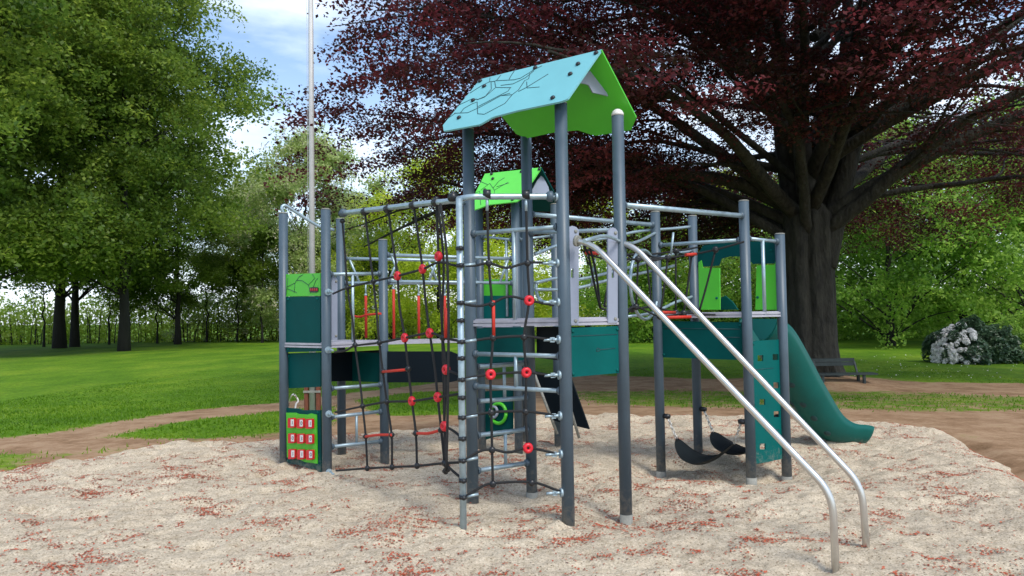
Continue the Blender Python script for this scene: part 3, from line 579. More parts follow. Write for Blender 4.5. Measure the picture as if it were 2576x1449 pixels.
# right tower
panel('skirt_panel', 'E', 'G', [(1664, 807), (1874, 811), (1874, 906), (1664, 899)], 'teal_shade', off=.0, bolts=((1672, 815), (1862, 818), (1670, 892), (1864, 898)), lines=[[(1672, 826), (1862, 828)], [(1810, 848), (1862, 849)]])
sq = lambda x, y, r=7.2: [(x - r, y - r), (x + r, y - r), (x + r, y + r * 1.05), (x - r, y + r * 1.05)]
panel('climbing_panel', 'G', 'H', [(1892, 862), (1904, 857), (1960, 854), (1976, 857), (1978, 1153), (1950, 1158), (1930, 1163), (1896, 1168)], 'teal', off=-.012, holes=[sq(1913, 901), sq(1951, 898), sq(1953, 969), sq(1918, 1011, 7), sq(1954, 1042), sq(1919, 1123)], bolts=((1895, 865), (1972, 862), (1898, 1016), (1973, 1007), (1900, 1160)), lines=[[(1900, 930), (1945, 926)], [(1905, 1060), (1930, 1056)], [(1925, 1084), (1960, 1080)]], lw=.003)
wo = panel('window_panel', 'F', 'H', [(1755, 640), (1768, 618), (1800, 612), (1960, 604), (1964, 640), (1962, 662), (1895, 664), (1880, 652), (1862, 645), (1835, 645), (1815, 650), (1808, 668), (1755, 672)], 'teal_shade', off=-.0, bolts=((1768, 636), (1940, 630)))
panel('window_side', 'F', 'H', [(1757, 660), (1764, 655), (1768, 674), (1810, 674), (1811, 779), (1759, 779)], 'green', off=.012, bolts=((1803, 750),), parent=wo)
panel('window_side', 'F', 'H', [(1903, 668), (1948, 666), (1952, 652), (1962, 654), (1966, 779), (1900, 779)], 'green', off=.012, bolts=((1906, 748),), parent=wo)
# --- platforms : real slabs spanning four posts, with an edge beam on every side
def deck(ks, z, th=.055, ins=.0, rim=True):
    c = sum((pxy(k) for k in ks), Vector()) / len(ks); pts = []
    for k in ks: p = pxy(k); pts.append(p + (c - p).normalized() * ins)
    bm = bmesh.new(); slab(bm, [Vector((p.x, p.y, z)) for p in pts], Vector((0, 0, -1)), th * .6); o = bm2('platform', bm, M['deck'], CF)
    for i in range(len(ks)):
        a, b = pts[i], pts[(i + 1) % len(ks)]; d = (b - a).normalized(); n = Vector((-d.y, d.x, 0)); 
        if (c - a).dot(n) > 0: n = -n
        bm = bmesh.new(); zc = z - th * .5
        for dz, hh, o_ in ((.018, .011, .018), (-.012, .010, .02)):
            box(bm, (a + b) / 2 + n * .0 + Vector((0, 0, zc + dz)), d * ((b - a).length / 2 - PR * .6), n * o_, Vector((0, 0, hh)))
        bm2('edge_beam', bm, M['deck'], o)
    return o
deck(('A', 'B', 'D', 'C'), pz('A', 799), .085); deck(('P1', 'P2', 'P4', 'P3'), pz('P2', 861), .08); deck(('E', 'G', 'H', 'F'), pz('G', 784), .07); deck(('K1', 'K2', 'K4'), pz('K2', 812), .06); deck(('K2', 'K3', 'K4'), pz('K2', 812), .06)
# bridge between left tower and rear tower with red hanging ropes
bm = bmesh.new(); a, b, c, d = pxy('P4'), pxy('K2'), pxy('K1'), pxy('P3'); zb0, zb1 = pz('P4', 858), pz('K2', 850)
slab(bm, [Vector((a.x, a.y, zb0)), Vector((b.x, b.y, zb1)), Vector((c.x, c.y, zb1)), Vector((d.x, d.y, zb0))], Vector((0, 0, -1)), .04); bm2('bridge_deck', bm, M['deck'], CF)
for i, (x, y0, y1) in enumerate(((920, 742, 850), (990, 726, 855), (1053, 742, 852), (1119, 742, 850), (1180, 742, 850))):
    aa, bb = ('P3', 'K1')
    bm = bmesh.new(); tube(bm, [wp(aa, bb, x, y0), wp(aa, bb, x + 1, y1)], .017, 8); ro = bm2('hanging_rope', bm, M['redrope'], CF)
    bm = bmesh.new(); tube(bm, [wp(aa, bb, x, 713), wp(aa, bb, x, y0)], .010, 8); ball(bm, wp(aa, bb, x, y0), .02, 8, 6); bm2('rope_end', bm, M['galv'], ro)
bm = bmesh.new(); tube(bm, catmull([wp('P3', 'P4', x, y, .25) for x, y in ((888, 795), (905, 797), (925, 792), (958, 789))], 4), .013, 8); bm2('hanging_rope', bm, M['redrope'], CF)
# --- rear tower play panels
panel('panel', 'K1', 'K2', [(1203, 703), (1288, 703), (1288, 745), (1203, 748)], 'green', off=-.02); panel('panel', 'K1', 'K2', [(1206, 744), (1288, 744), (1288, 800), (1206, 805)], 'teal', off=-.01)
panel('skirt_panel', 'K1', 'K2', [(1206, 822), (1296, 820), (1296, 915), (1206, 926)], 'teal_shade', off=-.012)
wpn = panel('wheel_panel', 'K1', 'K2', [(1206, 985), (1290, 980), (1290, 1092), (1240, 1100), (1206, 1112)], 'teal_shade', off=-.01)
bm = bmesh.new(); cx, cy = 1254, 1040; tube(bm, [wp('K1', 'K2', cx + 19 * math.cos(a), cy + 25 * math.sin(a), .012) for a in [k * math.pi / 12 for k in range(25)]], .022, 8); bm2('ring', bm, M['green'], wpn)
bm = bmesh.new(); tube(bm, [wp('K1', 'K2', cx - 12 + 9 * math.cos(a), cy - 4 + 14 * math.sin(a), .02) for a in [k * math.pi / 8 for k in range(17)]], .018, 8); bm2('ring', bm, M['grey'], wpn)
# dark ramp behind the main tower
rp = [P(1345, 935, 9.1), P(1437, 955, 8.9), P(1482, 1080, 8.9), P(1392, 1080, 9.1)]; n = (rp[1] - rp[0]).cross(rp[3] - rp[0]).normalized(); n = n if n.y > 0 else -n
bm = bmesh.new(); n0 = n; rp[3] = rp[0] + (rp[2] - rp[1]) * 1.0; slab(bm, rp, n, .03); ra = bm2('ramp', bm, M['navy_shade'], CF)
rod('ramp_leg', [P(1345, 942, 8.95), P(1402, 1092, 8.9)], .017, 'foot', ra); rod('ramp_leg', [P(1415, 960, 8.75), P(1457, 1102, 8.75)], .017, 'foot', ra)
# --- banister bars running down to the sand
def banister(k, pl, pts, end):
    p0 = pxy(k); q = []
    e = G(*end); d = Vector((e.x, e.y, 0)) - Vector((p0.x, p0.y, 0)); n = Vector((-d.y, d.x, 0)).normalized()
    for x, y in pts: q.append(RP(x, y, Vector((e.x, e.y, 0)), n))
    return q, e
def bend(q, r=.10, seg=6):
    o = [q[0]]
    for i in range(1, len(q) - 1):
        a, b, c = q[i - 1], q[i], q[i + 1]; u = (a - b).normalized(); v = (c - b).normalized(); p, s = b + u * r, b + v * r
        for k in range(seg + 1): t = k / seg; o.append((p * (1 - t) ** 2 + b * 2 * t * (1 - t) + s * t * t))
    o.append(q[-1]); return o
for k, pts, end in (('A', ((1452, 606), (1490, 612), (2094, 1243), (2104, 1449)), (2104, 1447)), ('B', ((1540, 607), (1592, 616), (2168, 1222), (2184, 1392)), (2184, 1390))):
    q, e = banister(k, None, pts, end); q[-1].z = -.25
    bm = bmesh.new(); tube(bm, bend(q, .13, 8), .0235, 18); h = bm2('banister', bm, M['inox'], CF)
    bm = bmesh.new(); d = (q[1] - q[0]).normalized(); tube(bm, [q[0] - d * .012, q[0] + d * .012], .045, 16); bm2('flange', bm, M['foot'], h)
# --- net tunnel between the main and the right tower
def tn(px, py, t, base):
    """point on the vertical plane from (D) to (F) [far side] or (B) to (E) [near side]"""
    return wp(base[0], base[1], px, py)
far = ('D', 'F'); near = ('B', 'E')
for pts in ([(1345, 640), (1400, 618), (1453, 606), (1520, 600), (1605, 582), (1690, 575), (1738, 570)], [(1345, 712), (1400, 700), (1460, 702), (1527, 687), (1600, 668), (1690, 640), (1740, 632)], [(1345, 728), (1440, 727), (1525, 706), (1600, 690), (1700, 668)], [(1575, 797), (1640, 787), (1700, 760), (1745, 745)]):
    rod('tunnel_rail', [wp(*far, x, y) for x, y in pts], .016, 'galv', sub=4)
for pts in ([(1470, 606), (1525, 594), (1590, 612), (1660, 580)], ):
    rod('tunnel_rail', [wp(*near, x, y) for x, y in pts], .014, 'galv', sub=4)
def hoop(c, a, rx, name='tunnel_hoop'):
    c = Vector(c); u = Vector((math.cos(a), math.sin(a), 0)); pts = [c + u * rx * math.cos(t) + Vector((0, 0, 1)) * .36 * math.sin(t) for t in [2 * math.pi * k / 40 for k in range(41)]]
    bm = bmesh.new(); tube(bm, pts, .017, 10, False); bm2(name, bm, M['galv'], CF)
hoop(P(1622, 716, 7.75), R(60), .42)
rod('tunnel_rail', [P(1348, 712, 7.15), P(1350, 735, 7.12), P(1358, 754, 7.1), P(1375, 761, 7.0), P(1400, 763, 6.9)], .016, 'galv', sub=4)
ng = bmesh.new(); nk = []
def r3(pts, sub=4, r=.0085, red=None):
    tube(ng, catmull(pts, sub), .0105, 6)
near2 = [P(1480, 640, 6.5), P(1530, 652, 6.9), P(1605, 652, 7.3), P(1680, 648, 7.6), P(1740, 640, 7.7), P(1800, 628, 7.6), P(1872, 608, 7.47)]
far2 = [P(1470, 628, 7.2), P(1540, 638, 7.5), P(1625, 640, 7.9), P(1700, 632, 8.2), P(1755, 622, 8.5)]
low = [P(1510, 775, 6.7), P(1560, 788, 7.0), P(1600, 772, 7.4), P(1660, 796, 7.6), P(1720, 788, 7.7), P(1757, 790, 7.7), P(1800, 792, 7.7)]
low2 = [P(1520, 770, 7.2), P(1590, 778, 7.5), P(1640, 772, 7.9), P(1700, 786, 8.1), P(1735, 782, 8.3)]
r3(near2); r3(far2); r3(low); r3(low2)
for a, b in ((near2[0], low[0]), (near2[2], low[2]), (near2[3], low[3]), (near2[4], low[4]), (near2[5], low[5]), (far2[1], low2[0]), (far2[2], low2[2]), (far2[3], low2[3]), (near2[1], far2[1]), (near2[3], far2[2]), (near2[4], far2[3]), (low[1], low2[1]), (low[3], low2[2]), (low[4], low2[3]), (near2[2], near2[3])):
    m_ = lerp(a, b, .5) + Vector((0, 0, -.02)); r3([a, m_, b], 3)
r3([P(1460, 600, 6.4), near2[0]], 1); r3([P(1480, 604, 6.4), P(1500, 690, 6.6), low[0]], 3)
TNt = bm2('tunnel_net', ng, M['rope'], CF)
for p in near2[1:6] + low[1:6] + far2[1:4] + low2[1:4]:
    o = bpy.data.objects.new('connector', km); COL.objects.link(o); o.parent = TNt; o.location = p; o.scale = (1.25, 1.25, 1.25)
for a, b in ((P(1474, 637, 6.5), P(1508, 637, 6.6)), (P(1725, 641, 7.6), P(1752, 639, 7.7)), (P(1668, 799, 7.5), P(1738, 797, 7.6)), (P(1665, 786, 7.7), P(1698, 786, 7.9))):
    bm = bmesh.new(); tube(bm, [a, b], .016, 8); bm2('rung_sleeve', bm, M['redrope'], TNt)
rod('net_rod', [P(1497, 650, 6.6), P(1488, 720, 6.6)], .010, 'galv', TNt); rod('net_rod', [P(1694, 585, 7.7), P(1688, 640, 7.7)], .012, 'galv', TNt)
# --- roofs
def roof(m_front, m_back, m_in, lf, rt, planeL, planeR, lines, bolts, gable, shrink, lw=.0035):
    o0, n1 = planeL; o1, n2 = planeR; root = None
    bm = bmesh.new(); slab(bm, [RP(x, y, o0, n1) for x, y in lf], -n1, .016); f = bm2('roof', bm, M[m_front], CF)
    bm = bmesh.new(); slab(bm, [RP(x, y, o1, n2) for x, y in rt], n2, .016); g = bm2('roof', bm, M[m_back], CF)
    bm = bmesh.new()
    for l in lines: tube(bm, [RP(x, y, o0 + n1 * .0005, n1) for x, y in l], lw, 5)
    bm2('engraving', bm, M['line'], f)
    for x, y in bolts:
        bm = bmesh.new(); p = RP(x, y, o0, n1); tube(bm, [p - n1 * .002, p + n1 * .012, p + n1 * .018], [.021, .02, .01], 12); bm2('bolt', bm, M['black'], f)
    ga, gl = gable
    bm = bmesh.new(); slab(bm, [RP(x, y, ga, gl) for x, y in shrink], gl if gl.y < 0 else -gl, .014); bm2('gable_board', bm, M['grey'], f)
def pln(a, b, c):
    n = (b - a).cross(c - a).normalized(); n = -n if n.dot(a - Vector((0, 0, H0))) > 0 else n; return (a, n)
z35 = lambda L_: [(1073.3 + x * .25929, 107.33 + y * .25929) for x, y in L_]        # detail coordinates of the roof drawing
RR, RL, ER, BR = P(1514, 124, 5.98), P(1208, 199, 6.68), P(1428, 247, 5.76), P(1602, 294, 6.28)
rd = (RL - RR).normalized()
lf = [(1208, 199), (1514, 124), (1428.6, 247.3), (1422, 251), (1410.4, 255), (1300, 278), (1244.5, 292.7), (1236, 296), (1210.7, 310.8), (1205, 313), (1124, 328), (1116, 329), (1114, 315)]
rt = [(1514.5, 124.5), (1602, 294), (1588.6, 325), (1502, 339), (1490, 337), (1456, 325.7), (1400, 330), (1327, 345.8), (1300, 335), (1265, 291.5), (1215, 205)]
ln = [z35(q) for q in ([(420, 490), (530, 420), (610, 380), (615, 340)], [(610, 380), (660, 375), (680, 365), (720, 315)], [(680, 370), (850, 360), (910, 345), (1050, 260), (1120, 225)], [(800, 355), (820, 320), (850, 275)], [(720, 415), (840, 400), (960, 340), (1040, 275)], [(660, 375), (670, 435), (820, 437)], [(625, 380), (628, 450), (570, 520), (500, 550), (440, 545), (380, 575), (300, 610)], [(665, 440), (560, 530), (490, 555)], [(810, 440), (790, 470), (500, 620)], [(810, 490), (720, 515)], [(270, 685), (400, 680), (520, 625), (720, 515), (830, 505), (890, 460), (950, 370), (990, 350), (1000, 300)], [(330, 680), (360, 640), (430, 600), (490, 575), (495, 690), (560, 695), (760, 590), (830, 505)], [(890, 475), (960, 440), (1180, 305)], [(970, 380), (975, 440), (1095, 430)], [(200, 740), (250, 705), (280, 685)])]
bl = z35([(1645, 103), (1470, 210), (1395, 307), (1225, 538), (1055, 247), (520, 375), (560, 425), (452, 562), (315, 730)])
u_ = (ER - RR); v_ = (BR - RR)
gpl = pln(RR + rd * .22, RR + rd * .22 + Vector((0, 0, 1)), RR + rd * .22 + (pxy('B') - pxy('A')).normalized())
roof('blue', 'green', 'green', lf, rt, pln(RR, RL, ER), pln(RR, RL, BR), ln, bl, gpl, z35([(1480, 395), (1500, 370), (1560, 285), (1600, 262), (1640, 290), (1700, 390), (1752, 522), (1690, 505), (1605, 488), (1565, 415), (1540, 405)]))
R2R, R2L, E2, B2 = P(1362, 421, 8.9), P(1220, 437, 9.4), P(1306, 506, 8.75), P(1400, 500, 9.3)
rd2 = (R2L - R2R).normalized()
z31 = lambda L_: [(1073.3 + x * .28397, 447.2 + y * .28397) for x, y in L_]
g2l = [z31(q) for q in ([(420, 140), (470, 120), (480, 240)], [(480, 110), (560, 50), (600, 110), (720, 40)], [(590, 90), (640, 30), (690, 0)], [(600, 110), (600, 150), (540, 130)], [(540, 60), (470, 30)], [(620, 80), (730, 45)])]
roof('green2', 'teal_shade', 'teal_shade', [(1220, 437), (1362, 421), (1310, 500), (1300, 507), (1228, 515), (1205, 524), (1190, 529), (1188, 500)], [(1362.5, 421), (1394, 480), (1399, 530), (1330, 530), (1300, 515), (1240, 440)],
     pln(R2R, R2L, E2), pln(R2R, R2L, B2), g2l, [(1357, 426), (1312, 432), (1237, 438), (1240, 450), (1220, 478), (1290, 502)],
     pln(R2R + rd2 * .12, R2R + rd2 * .12 + Vector((0, 0, 1)), R2R + rd2 * .12 + (pxy('B') - pxy('A')).normalized()), [(1330, 492), (1350, 455), (1362, 440), (1378, 470), (1386, 505), (1370, 490), (1348, 486)], .004)
# --- slide : open round trough in teal plastic
path = [P(1905, 815, 8.3), P(1935, 838, 8.42), P(1978, 905, 8.7), P(2022, 980, 8.95), P(2066, 1044, 9.17), P(2108, 1070, 9.3), P(2150, 1074, 9.38), P(2176, 1080, 9.42)]
path = catmull(path, 6); bm = bmesh.new(); rings = []; inner = []
np_ = len(path)
for i, p in enumerate(path):
    t = (path[min(i + 1, np_ - 1)] - path[max(i - 1, 0)]).normalized(); s = t.cross(Vector((0, 0, 1))).normalized(); up = s.cross(t); u = i / (np_ - 1)
    rad = lerp(.265, .225, u) * (1 - max(0, (u - .93) / .07) ** 2 * .55); top = lerp(.34, .13, max(0, (u - .45) / .55))         # side walls get lower towards the run-out
    row = []; row2 = []
    for k in range(17):
        a = math.pi * (1 + k / 16); x = math.cos(a) * rad; y = math.sin(a) * rad
        if k in (0, 16): y = max(y, top * .12)
        wob = .014 * math.sin(2 * a + 1)
        row.append(bm.verts.new(p + s * x + up * (y + .02 + wob))); row2.append(bm.verts.new(p + s * x * .93 + up * ((y + .02) * .93 + wob)))
    rings.append(row); inner.append(row2)
for q in (rings, inner):
    for a, b in zip(q, q[1:]):
        for k in range(16): f = bm.faces.new((a[k], a[k + 1], b[k + 1], b[k])); f.smooth = True
for a, b, c, d in zip(rings, rings[1:], inner, inner[1:]):
    for k in (0, 16): bm.faces.new((a[k], b[k], d[k], c[k]))
for a, c in ((rings[0], inner[0]), (rings[-1], inner[-1])):
    for k in range(16): bm.faces.new((a[k], a[k + 1], c[k + 1], c[k]))
bm.faces.new(inner[-1])
SL = bm2('slide', bm, M['slide'], CF)
def nearest_out(px, py):
    """point of the trough's outer shell seen at this place, and its normal"""
    best = None; o = Vector((0, 0, H0)); d = ray(px, py).normalized()
    for i in range(1, np_ - 1):
        p = path[i]; t = (path[i + 1] - path[i - 1]).normalized(); s = t.cross(Vector((0, 0, 1))).normalized(); up = s.cross(t); rad = lerp(.265, .225, i / (np_ - 1))
        for k in range(33):
            a = math.pi * (1 + k / 32); q = p + s * math.cos(a) * rad + up * (math.sin(a) * rad + .02); nn = (q - p).normalized()
            if nn.dot(d) > 0: continue
            e = (q - o).cross(d).length
            if best is None or e < best[0]: best = (e, q, nn, t)
    return best[1:]
for x, y in ((1992, 968), (2020, 1012), (2046, 1052), (1992, 1010), (2012, 1046), (2078, 1088)):
    q, nn, t = nearest_out(x, y); s = nn.cross(t).normalized(); bm = bmesh.new()
    bmesh.ops.create_uvsphere(bm, u_segments=14, v_segments=8, radius=1, matrix=Matrix.Translation(q) @ Matrix((t, s, nn)).transposed().to_4x4() @ Matrix.Diagonal((.062, .040, .022, 1)))
    bm2('foot_dimple', bm, M['dimple'], SL, True)  # raised oval, the hollow's darkness is painted in its colour
bm = bmesh.new(); hc = pxy('F') * .45 + pxy('H') * .55
slab(bm, [wp('F', 'H', x, y, -.25) for x, y in ((1814, 779), (1816, 748), (1826, 744), (1845, 760), (1858, 779))], wn('F', 'H'), .02); bm2('slide_hood', bm, M['slide'], SL)
panel('slide_mouth', 'G', 'H', [(1893, 802), (1968, 802), (1968, 852), (1893, 856)], 'teal_shade', off=-.75)
# ------------------------------------------------------------------ rubber hammock swings
def hammock(a, ea, s0, mid, s1, b, eb, label, Y0, Y1, W):
    A_, B_ = P(*ea, Y0), P(*eb, Y1); root = empty('hammock_swing', ((A_ + B_) / 2)); tag(root, label, 'swing', 'black rubber hammock seats')
    p0 = P(*s0, lerp(Y0, Y1, .15)); p1 = P(*s1, lerp(Y0, Y1, .85)); pm = P(*mid, lerp(Y0, Y1, .48)); pm.z += .02
    d = (B_ - A_); d.z = 0; side = Vector((-d.y, d.x, 0)).normalized(); bm = bmesh.new(); g = []; nu, nv = 25, 13
    for i in range(nu):
        u = i / (nu - 1); c = p0 * (1 - u) ** 2 + (pm * 2 - (p0 + p1) * .5) * 2 * u * (1 - u) + p1 * u * u
        ww = W * (.10 + .90 * math.sin(math.pi * u) ** .55); r_ = []
        for j in range(nv):
            v = (j / (nv - 1) - .5) * 2; r_.append(bm.verts.new(c + side * v * ww * .5 + Vector((0, 0, .05 * v * v * math.sin(math.pi * u)))))
        g.append(r_)
    fs = []
    for i in range(nu - 1):
        for j in range(nv - 1): f = bm.faces.new((g[i][j], g[i][j + 1], g[i + 1][j + 1], g[i + 1][j])); f.smooth = True; fs.append(f)
    bmesh.ops.solidify(bm, geom=fs, thickness=.012); bm2('seat', bm, M['rubber'], root)
    for e, s in ((A_, p0), (B_, p1)):
        bm = bmesh.new(); d2 = (s - e); nl = max(4, int(d2.length / .035)); dd = d2.normalized(); o1 = dd.orthogonal().normalized(); o2 = dd.cross(o1)
        for k in range(nl):
            c = e + d2 * ((k + .5) / nl); uu = o1 if k % 2 else o2; hl = d2.length / nl * .72
            tube(bm, [c + dd * hl * math.cos(t) + uu * .013 * math.sin(t) for t in [2 * math.pi * q / 8 for q in range(9)]], .0055, 5, False)
        bm2('chain', bm, M['inox'], root)
        bm = bmesh.new(); hx = (e - Vector((*POSTS[a if e is A_ else b], e.z))); hx.z = 0; hx.normalize(); tube(bm, [e - hx * .045, e + hx * .03], [.03, .022], 12); ball(bm, e, .028, 10, 8); bm2('swivel', bm, M['black'], root)
def near_post(k, other, py, r=.085):
    p = pt(k, py); d = (pxy(other) - pxy(k)).normalized(); return p + d * r
def pix(v):
    c = CM.transposed() @ (v - Vector((0, 0, H0))); return (1288 + F * c.x / -c.z, 724.5 - F * c.y / -c.z)
eE, eG = near_post('E', 'G', 1046), near_post('G', 'E', 1062); eF, eH = near_post('F', 'H', 1028), near_post('H', 'F', 1050)
hammock('E', pix(eE), (1702, 1103), (1762, 1172), (1847, 1115), 'G', pix(eG), 'nearer black rubber hammock seat hung on chains between the front posts of the right tower', eE.y, eG.y, .52)
hammock('F', pix(eF), (1793, 1086), (1840, 1145), (1905, 1128), 'H', pix(eH), 'farther black rubber hammock seat hung from the rear posts of the right tower', eF.y, eH.y, .46)
# ------------------------------------------------------------------ flagpole with its brown stakes, hose loop
fp = G(787, 1040); fp = Vector((fp.x, fp.y, 0)); root = empty('flagpole', fp); tag(root, 'tall pale grey flagpole on the lawn behind the left tower, held by two brown stakes', 'flagpole')
bm = bmesh.new(); tube(bm, [fp + Vector((0, 0, -.3)), fp + Vector((0, 0, 11))], [.062, .040], 20); bm2('pole', bm, M['pole'], root)
for dx in (-.115, .105):
    bm = bmesh.new(); box(bm, fp + Vector((dx, 0, .15)), (.035, 0, 0), (0, .05, 0), (0, 0, .38)); bmesh.ops.bevel(bm, geom=bm.edges[:], offset=.006, segments=1, affect='EDGES'); bm2('stake', bm, M['wood'], root)
bm = bmesh.new(); tube(bm, [fp + Vector((0, -.06, .34)), fp + Vector((0, .06, .34))], .02, 8); box(bm, fp + Vector((0, -.06, .32)), (.16, 0, 0), (0, .006, 0), (0, 0, .02)); bm2('clamp_bolt', bm, M['foot'], root)
bm = bmesh.new(); tube(bm, [fp + Vector((-.07, -.02, 1.3)), fp + Vector((-.07, -.02, 10.9))], .005, 5); bm2('halyard', bm, M['pole'], root)
hb = bmesh.new(); tube(hb, catmull([G(726, 1010) + Vector((0, 0, -.05))] + [P(x, y, 10.5) for x, y in ((735, 994), (746, 1000), (750, 1010), (744, 1020))] + [P(738, 1030, 10.5) + Vector((0, 0, -.2))], 5), .012, 8)
tag(bm2('hose', hb, M['white']), 'short loop of white hose standing out of the ground behind the left tower', 'hose')
# ------------------------------------------------------------------ bench
b0 = G(2168, 968); BY = 19.2; root = empty('park_bench', Vector((P(2110, 968, BY).x, BY, -.3))); tag(root, 'dark weathered park bench in front of the copper beech trunk', 'bench')
def bp(x, y, Yd): return P(x, y, Yd)
gz_b = -.28
xs0, xs1 = P(2045, 940, BY).x, P(2197, 940, BY).x
zs = bp(2120, 940, BY).z; zb1_ = bp(2120, 905, BY).z; zb2_ = bp(2120, 918, BY).z
for i, yy in enumerate((-.20, -.06, .08)):
    bm = bmesh.new(); box(bm, ((xs0 + xs1) / 2, BY + yy, zs), ((xs1 - xs0) / 2, 0, 0), (0, .055, 0), (0, 0, .02)); bm2('seat_slat', bm, M['bench'], root)
xb1 = P(2168, 910, BY).x
for i in range(2):
    bm = bmesh.new(); box(bm, ((xs0 + xb1) / 2 - .1, BY + .2 + .02 * i, zb2_ + .065 + .10 * i - .05), ((xb1 - xs0) / 2, 0, 0), (0, .018, .003), (0, 0, .043)); bm2('back_slat', bm, M['bench'], root)
for x in (2165, 2062):
    xx = P(x, 960, BY).x
    for yy in (-.2, .12):
        bm = bmesh.new(); box(bm, (xx, BY + yy, (zs + gz_b) / 2 - .06), (.03, 0, 0), (0, .03, 0), (0, 0, (zs - gz_b) / 2 + .06)); bm2('leg', bm, M['bench'], root)
    bm = bmesh.new(); box(bm, (xx - .04, BY + .16, (zs + zb2_) / 2 + .03), (.022, 0, 0), (0, .022, 0), (-.02, .05, (zb2_ - zs) / 2 + .06)); bm2('back_support', bm, M['bench'], root)
# ------------------------------------------------------------------ fallen bud scales in drifts on the sand
rng = np.random.default_rng(5)
nc = 1500; cx = rng.uniform(-6.2, 7.5, nc); cy = 3.9 + 8 * rng.uniform(0, 1, nc) ** 1.15
dens = vnoise(cx, cy, 1.1, 77); k_ = dens > .12; cx, cy = cx[k_], cy[k_]; m = len(cx); sz = .022 + .105 * rng.uniform(0, 1, m) ** 2.2; per = (9 + 14000 * sz * sz * rng.uniform(.1, 1.0, m)).astype(int); idx = np.repeat(np.arange(m), per)
x = cx[idx] + rng.normal(0, 1, len(idx)) * sz[idx] * 1.0; y = cy[idx] + rng.normal(0, 1, len(idx)) * sz[idx] * .7
xs_ = rng.uniform(-6.5, 8, 5000); ys_ = 3.8 + 8.5 * rng.uniform(0, 1, 5000) ** 1.2; x = np.concatenate([x, xs_]); y = np.concatenate([y, ys_])
ok = sdpoly(x, y, SANDP) > .02; x, y = x[ok], y[ok]; C = np.stack([x, y, sandz(x, y) + .006], -1)
V_, F_, t_ = leafcloud(C, .021, np.clip(rng.normal(.5, .25, len(C)), 0, 1), .72, .6)
tag(link('fallen_leaves', npmesh('fallen_leaves', V_, F_, t_), LM['litter']), 'reddish brown fallen leaf scales lying in small drifts on the sand', 'leaf litter', kind='stuff')
# ------------------------------------------------------------------ grass blades near
n = 150000; x = rng.uniform(-13, 14, n); y = 7.5 + 22 * rng.uniform(0, 1, n) ** 1.6; ok = (sdpoly(x, y, SANDP) < -.05) & (np.abs(x) < y * .8 + 1)
x, y = x[ok], y[ok]; d = np.clip(sdpoly(x, y, DIRT) / .5 + .5, 0, 1)
for q in PATCH: d = d * (1 - np.clip(sdpoly(x, y, q) / .35 + .5, 0, 1))
for q in OLIVE: d = d * (1 - .35 * np.clip(sdpoly(x, y, q) / .5 + .5, 0, 1))
ok = rng.uniform(0, 1, len(x)) > d * 1.05; x, y = x[ok], y[ok]; n = len(x)
zg = gdrop(y) + .05 * (vnoise(x, y, 3.1, 3) - .5) + .022 * (vnoise(x, y, .6, 4) - .5) - .005
h = np.clip((31 - y) / 16, .25, 1) * rng.uniform(.025, .065, n) * (1 + .6 * (vnoise(x, y, .9, 40) - .5)); a = rng.uniform(0, 6.28, n); ln_ = rng.normal(0, .02, (n, 2)); wd = .006 + .0006 * y
V_ = np.stack([np.stack([x - np.cos(a) * wd, y - np.sin(a) * wd, zg], -1), np.stack([x + np.cos(a) * wd, y + np.sin(a) * wd, zg], -1), np.stack([x + ln_[:, 0], y + ln_[:, 1], zg + h], -1)], 1).reshape(-1, 3)
tag(link('grass', npmesh('grass', V_, np.arange(3 * n).reshape(n, 3), np.clip(vnoise(x, y, 1.3, 50) * .6 + rng.uniform(0, .4, n), 0, 1)), LM['grass']), 'short green lawn grass around the sand', 'grass', kind='stuff')
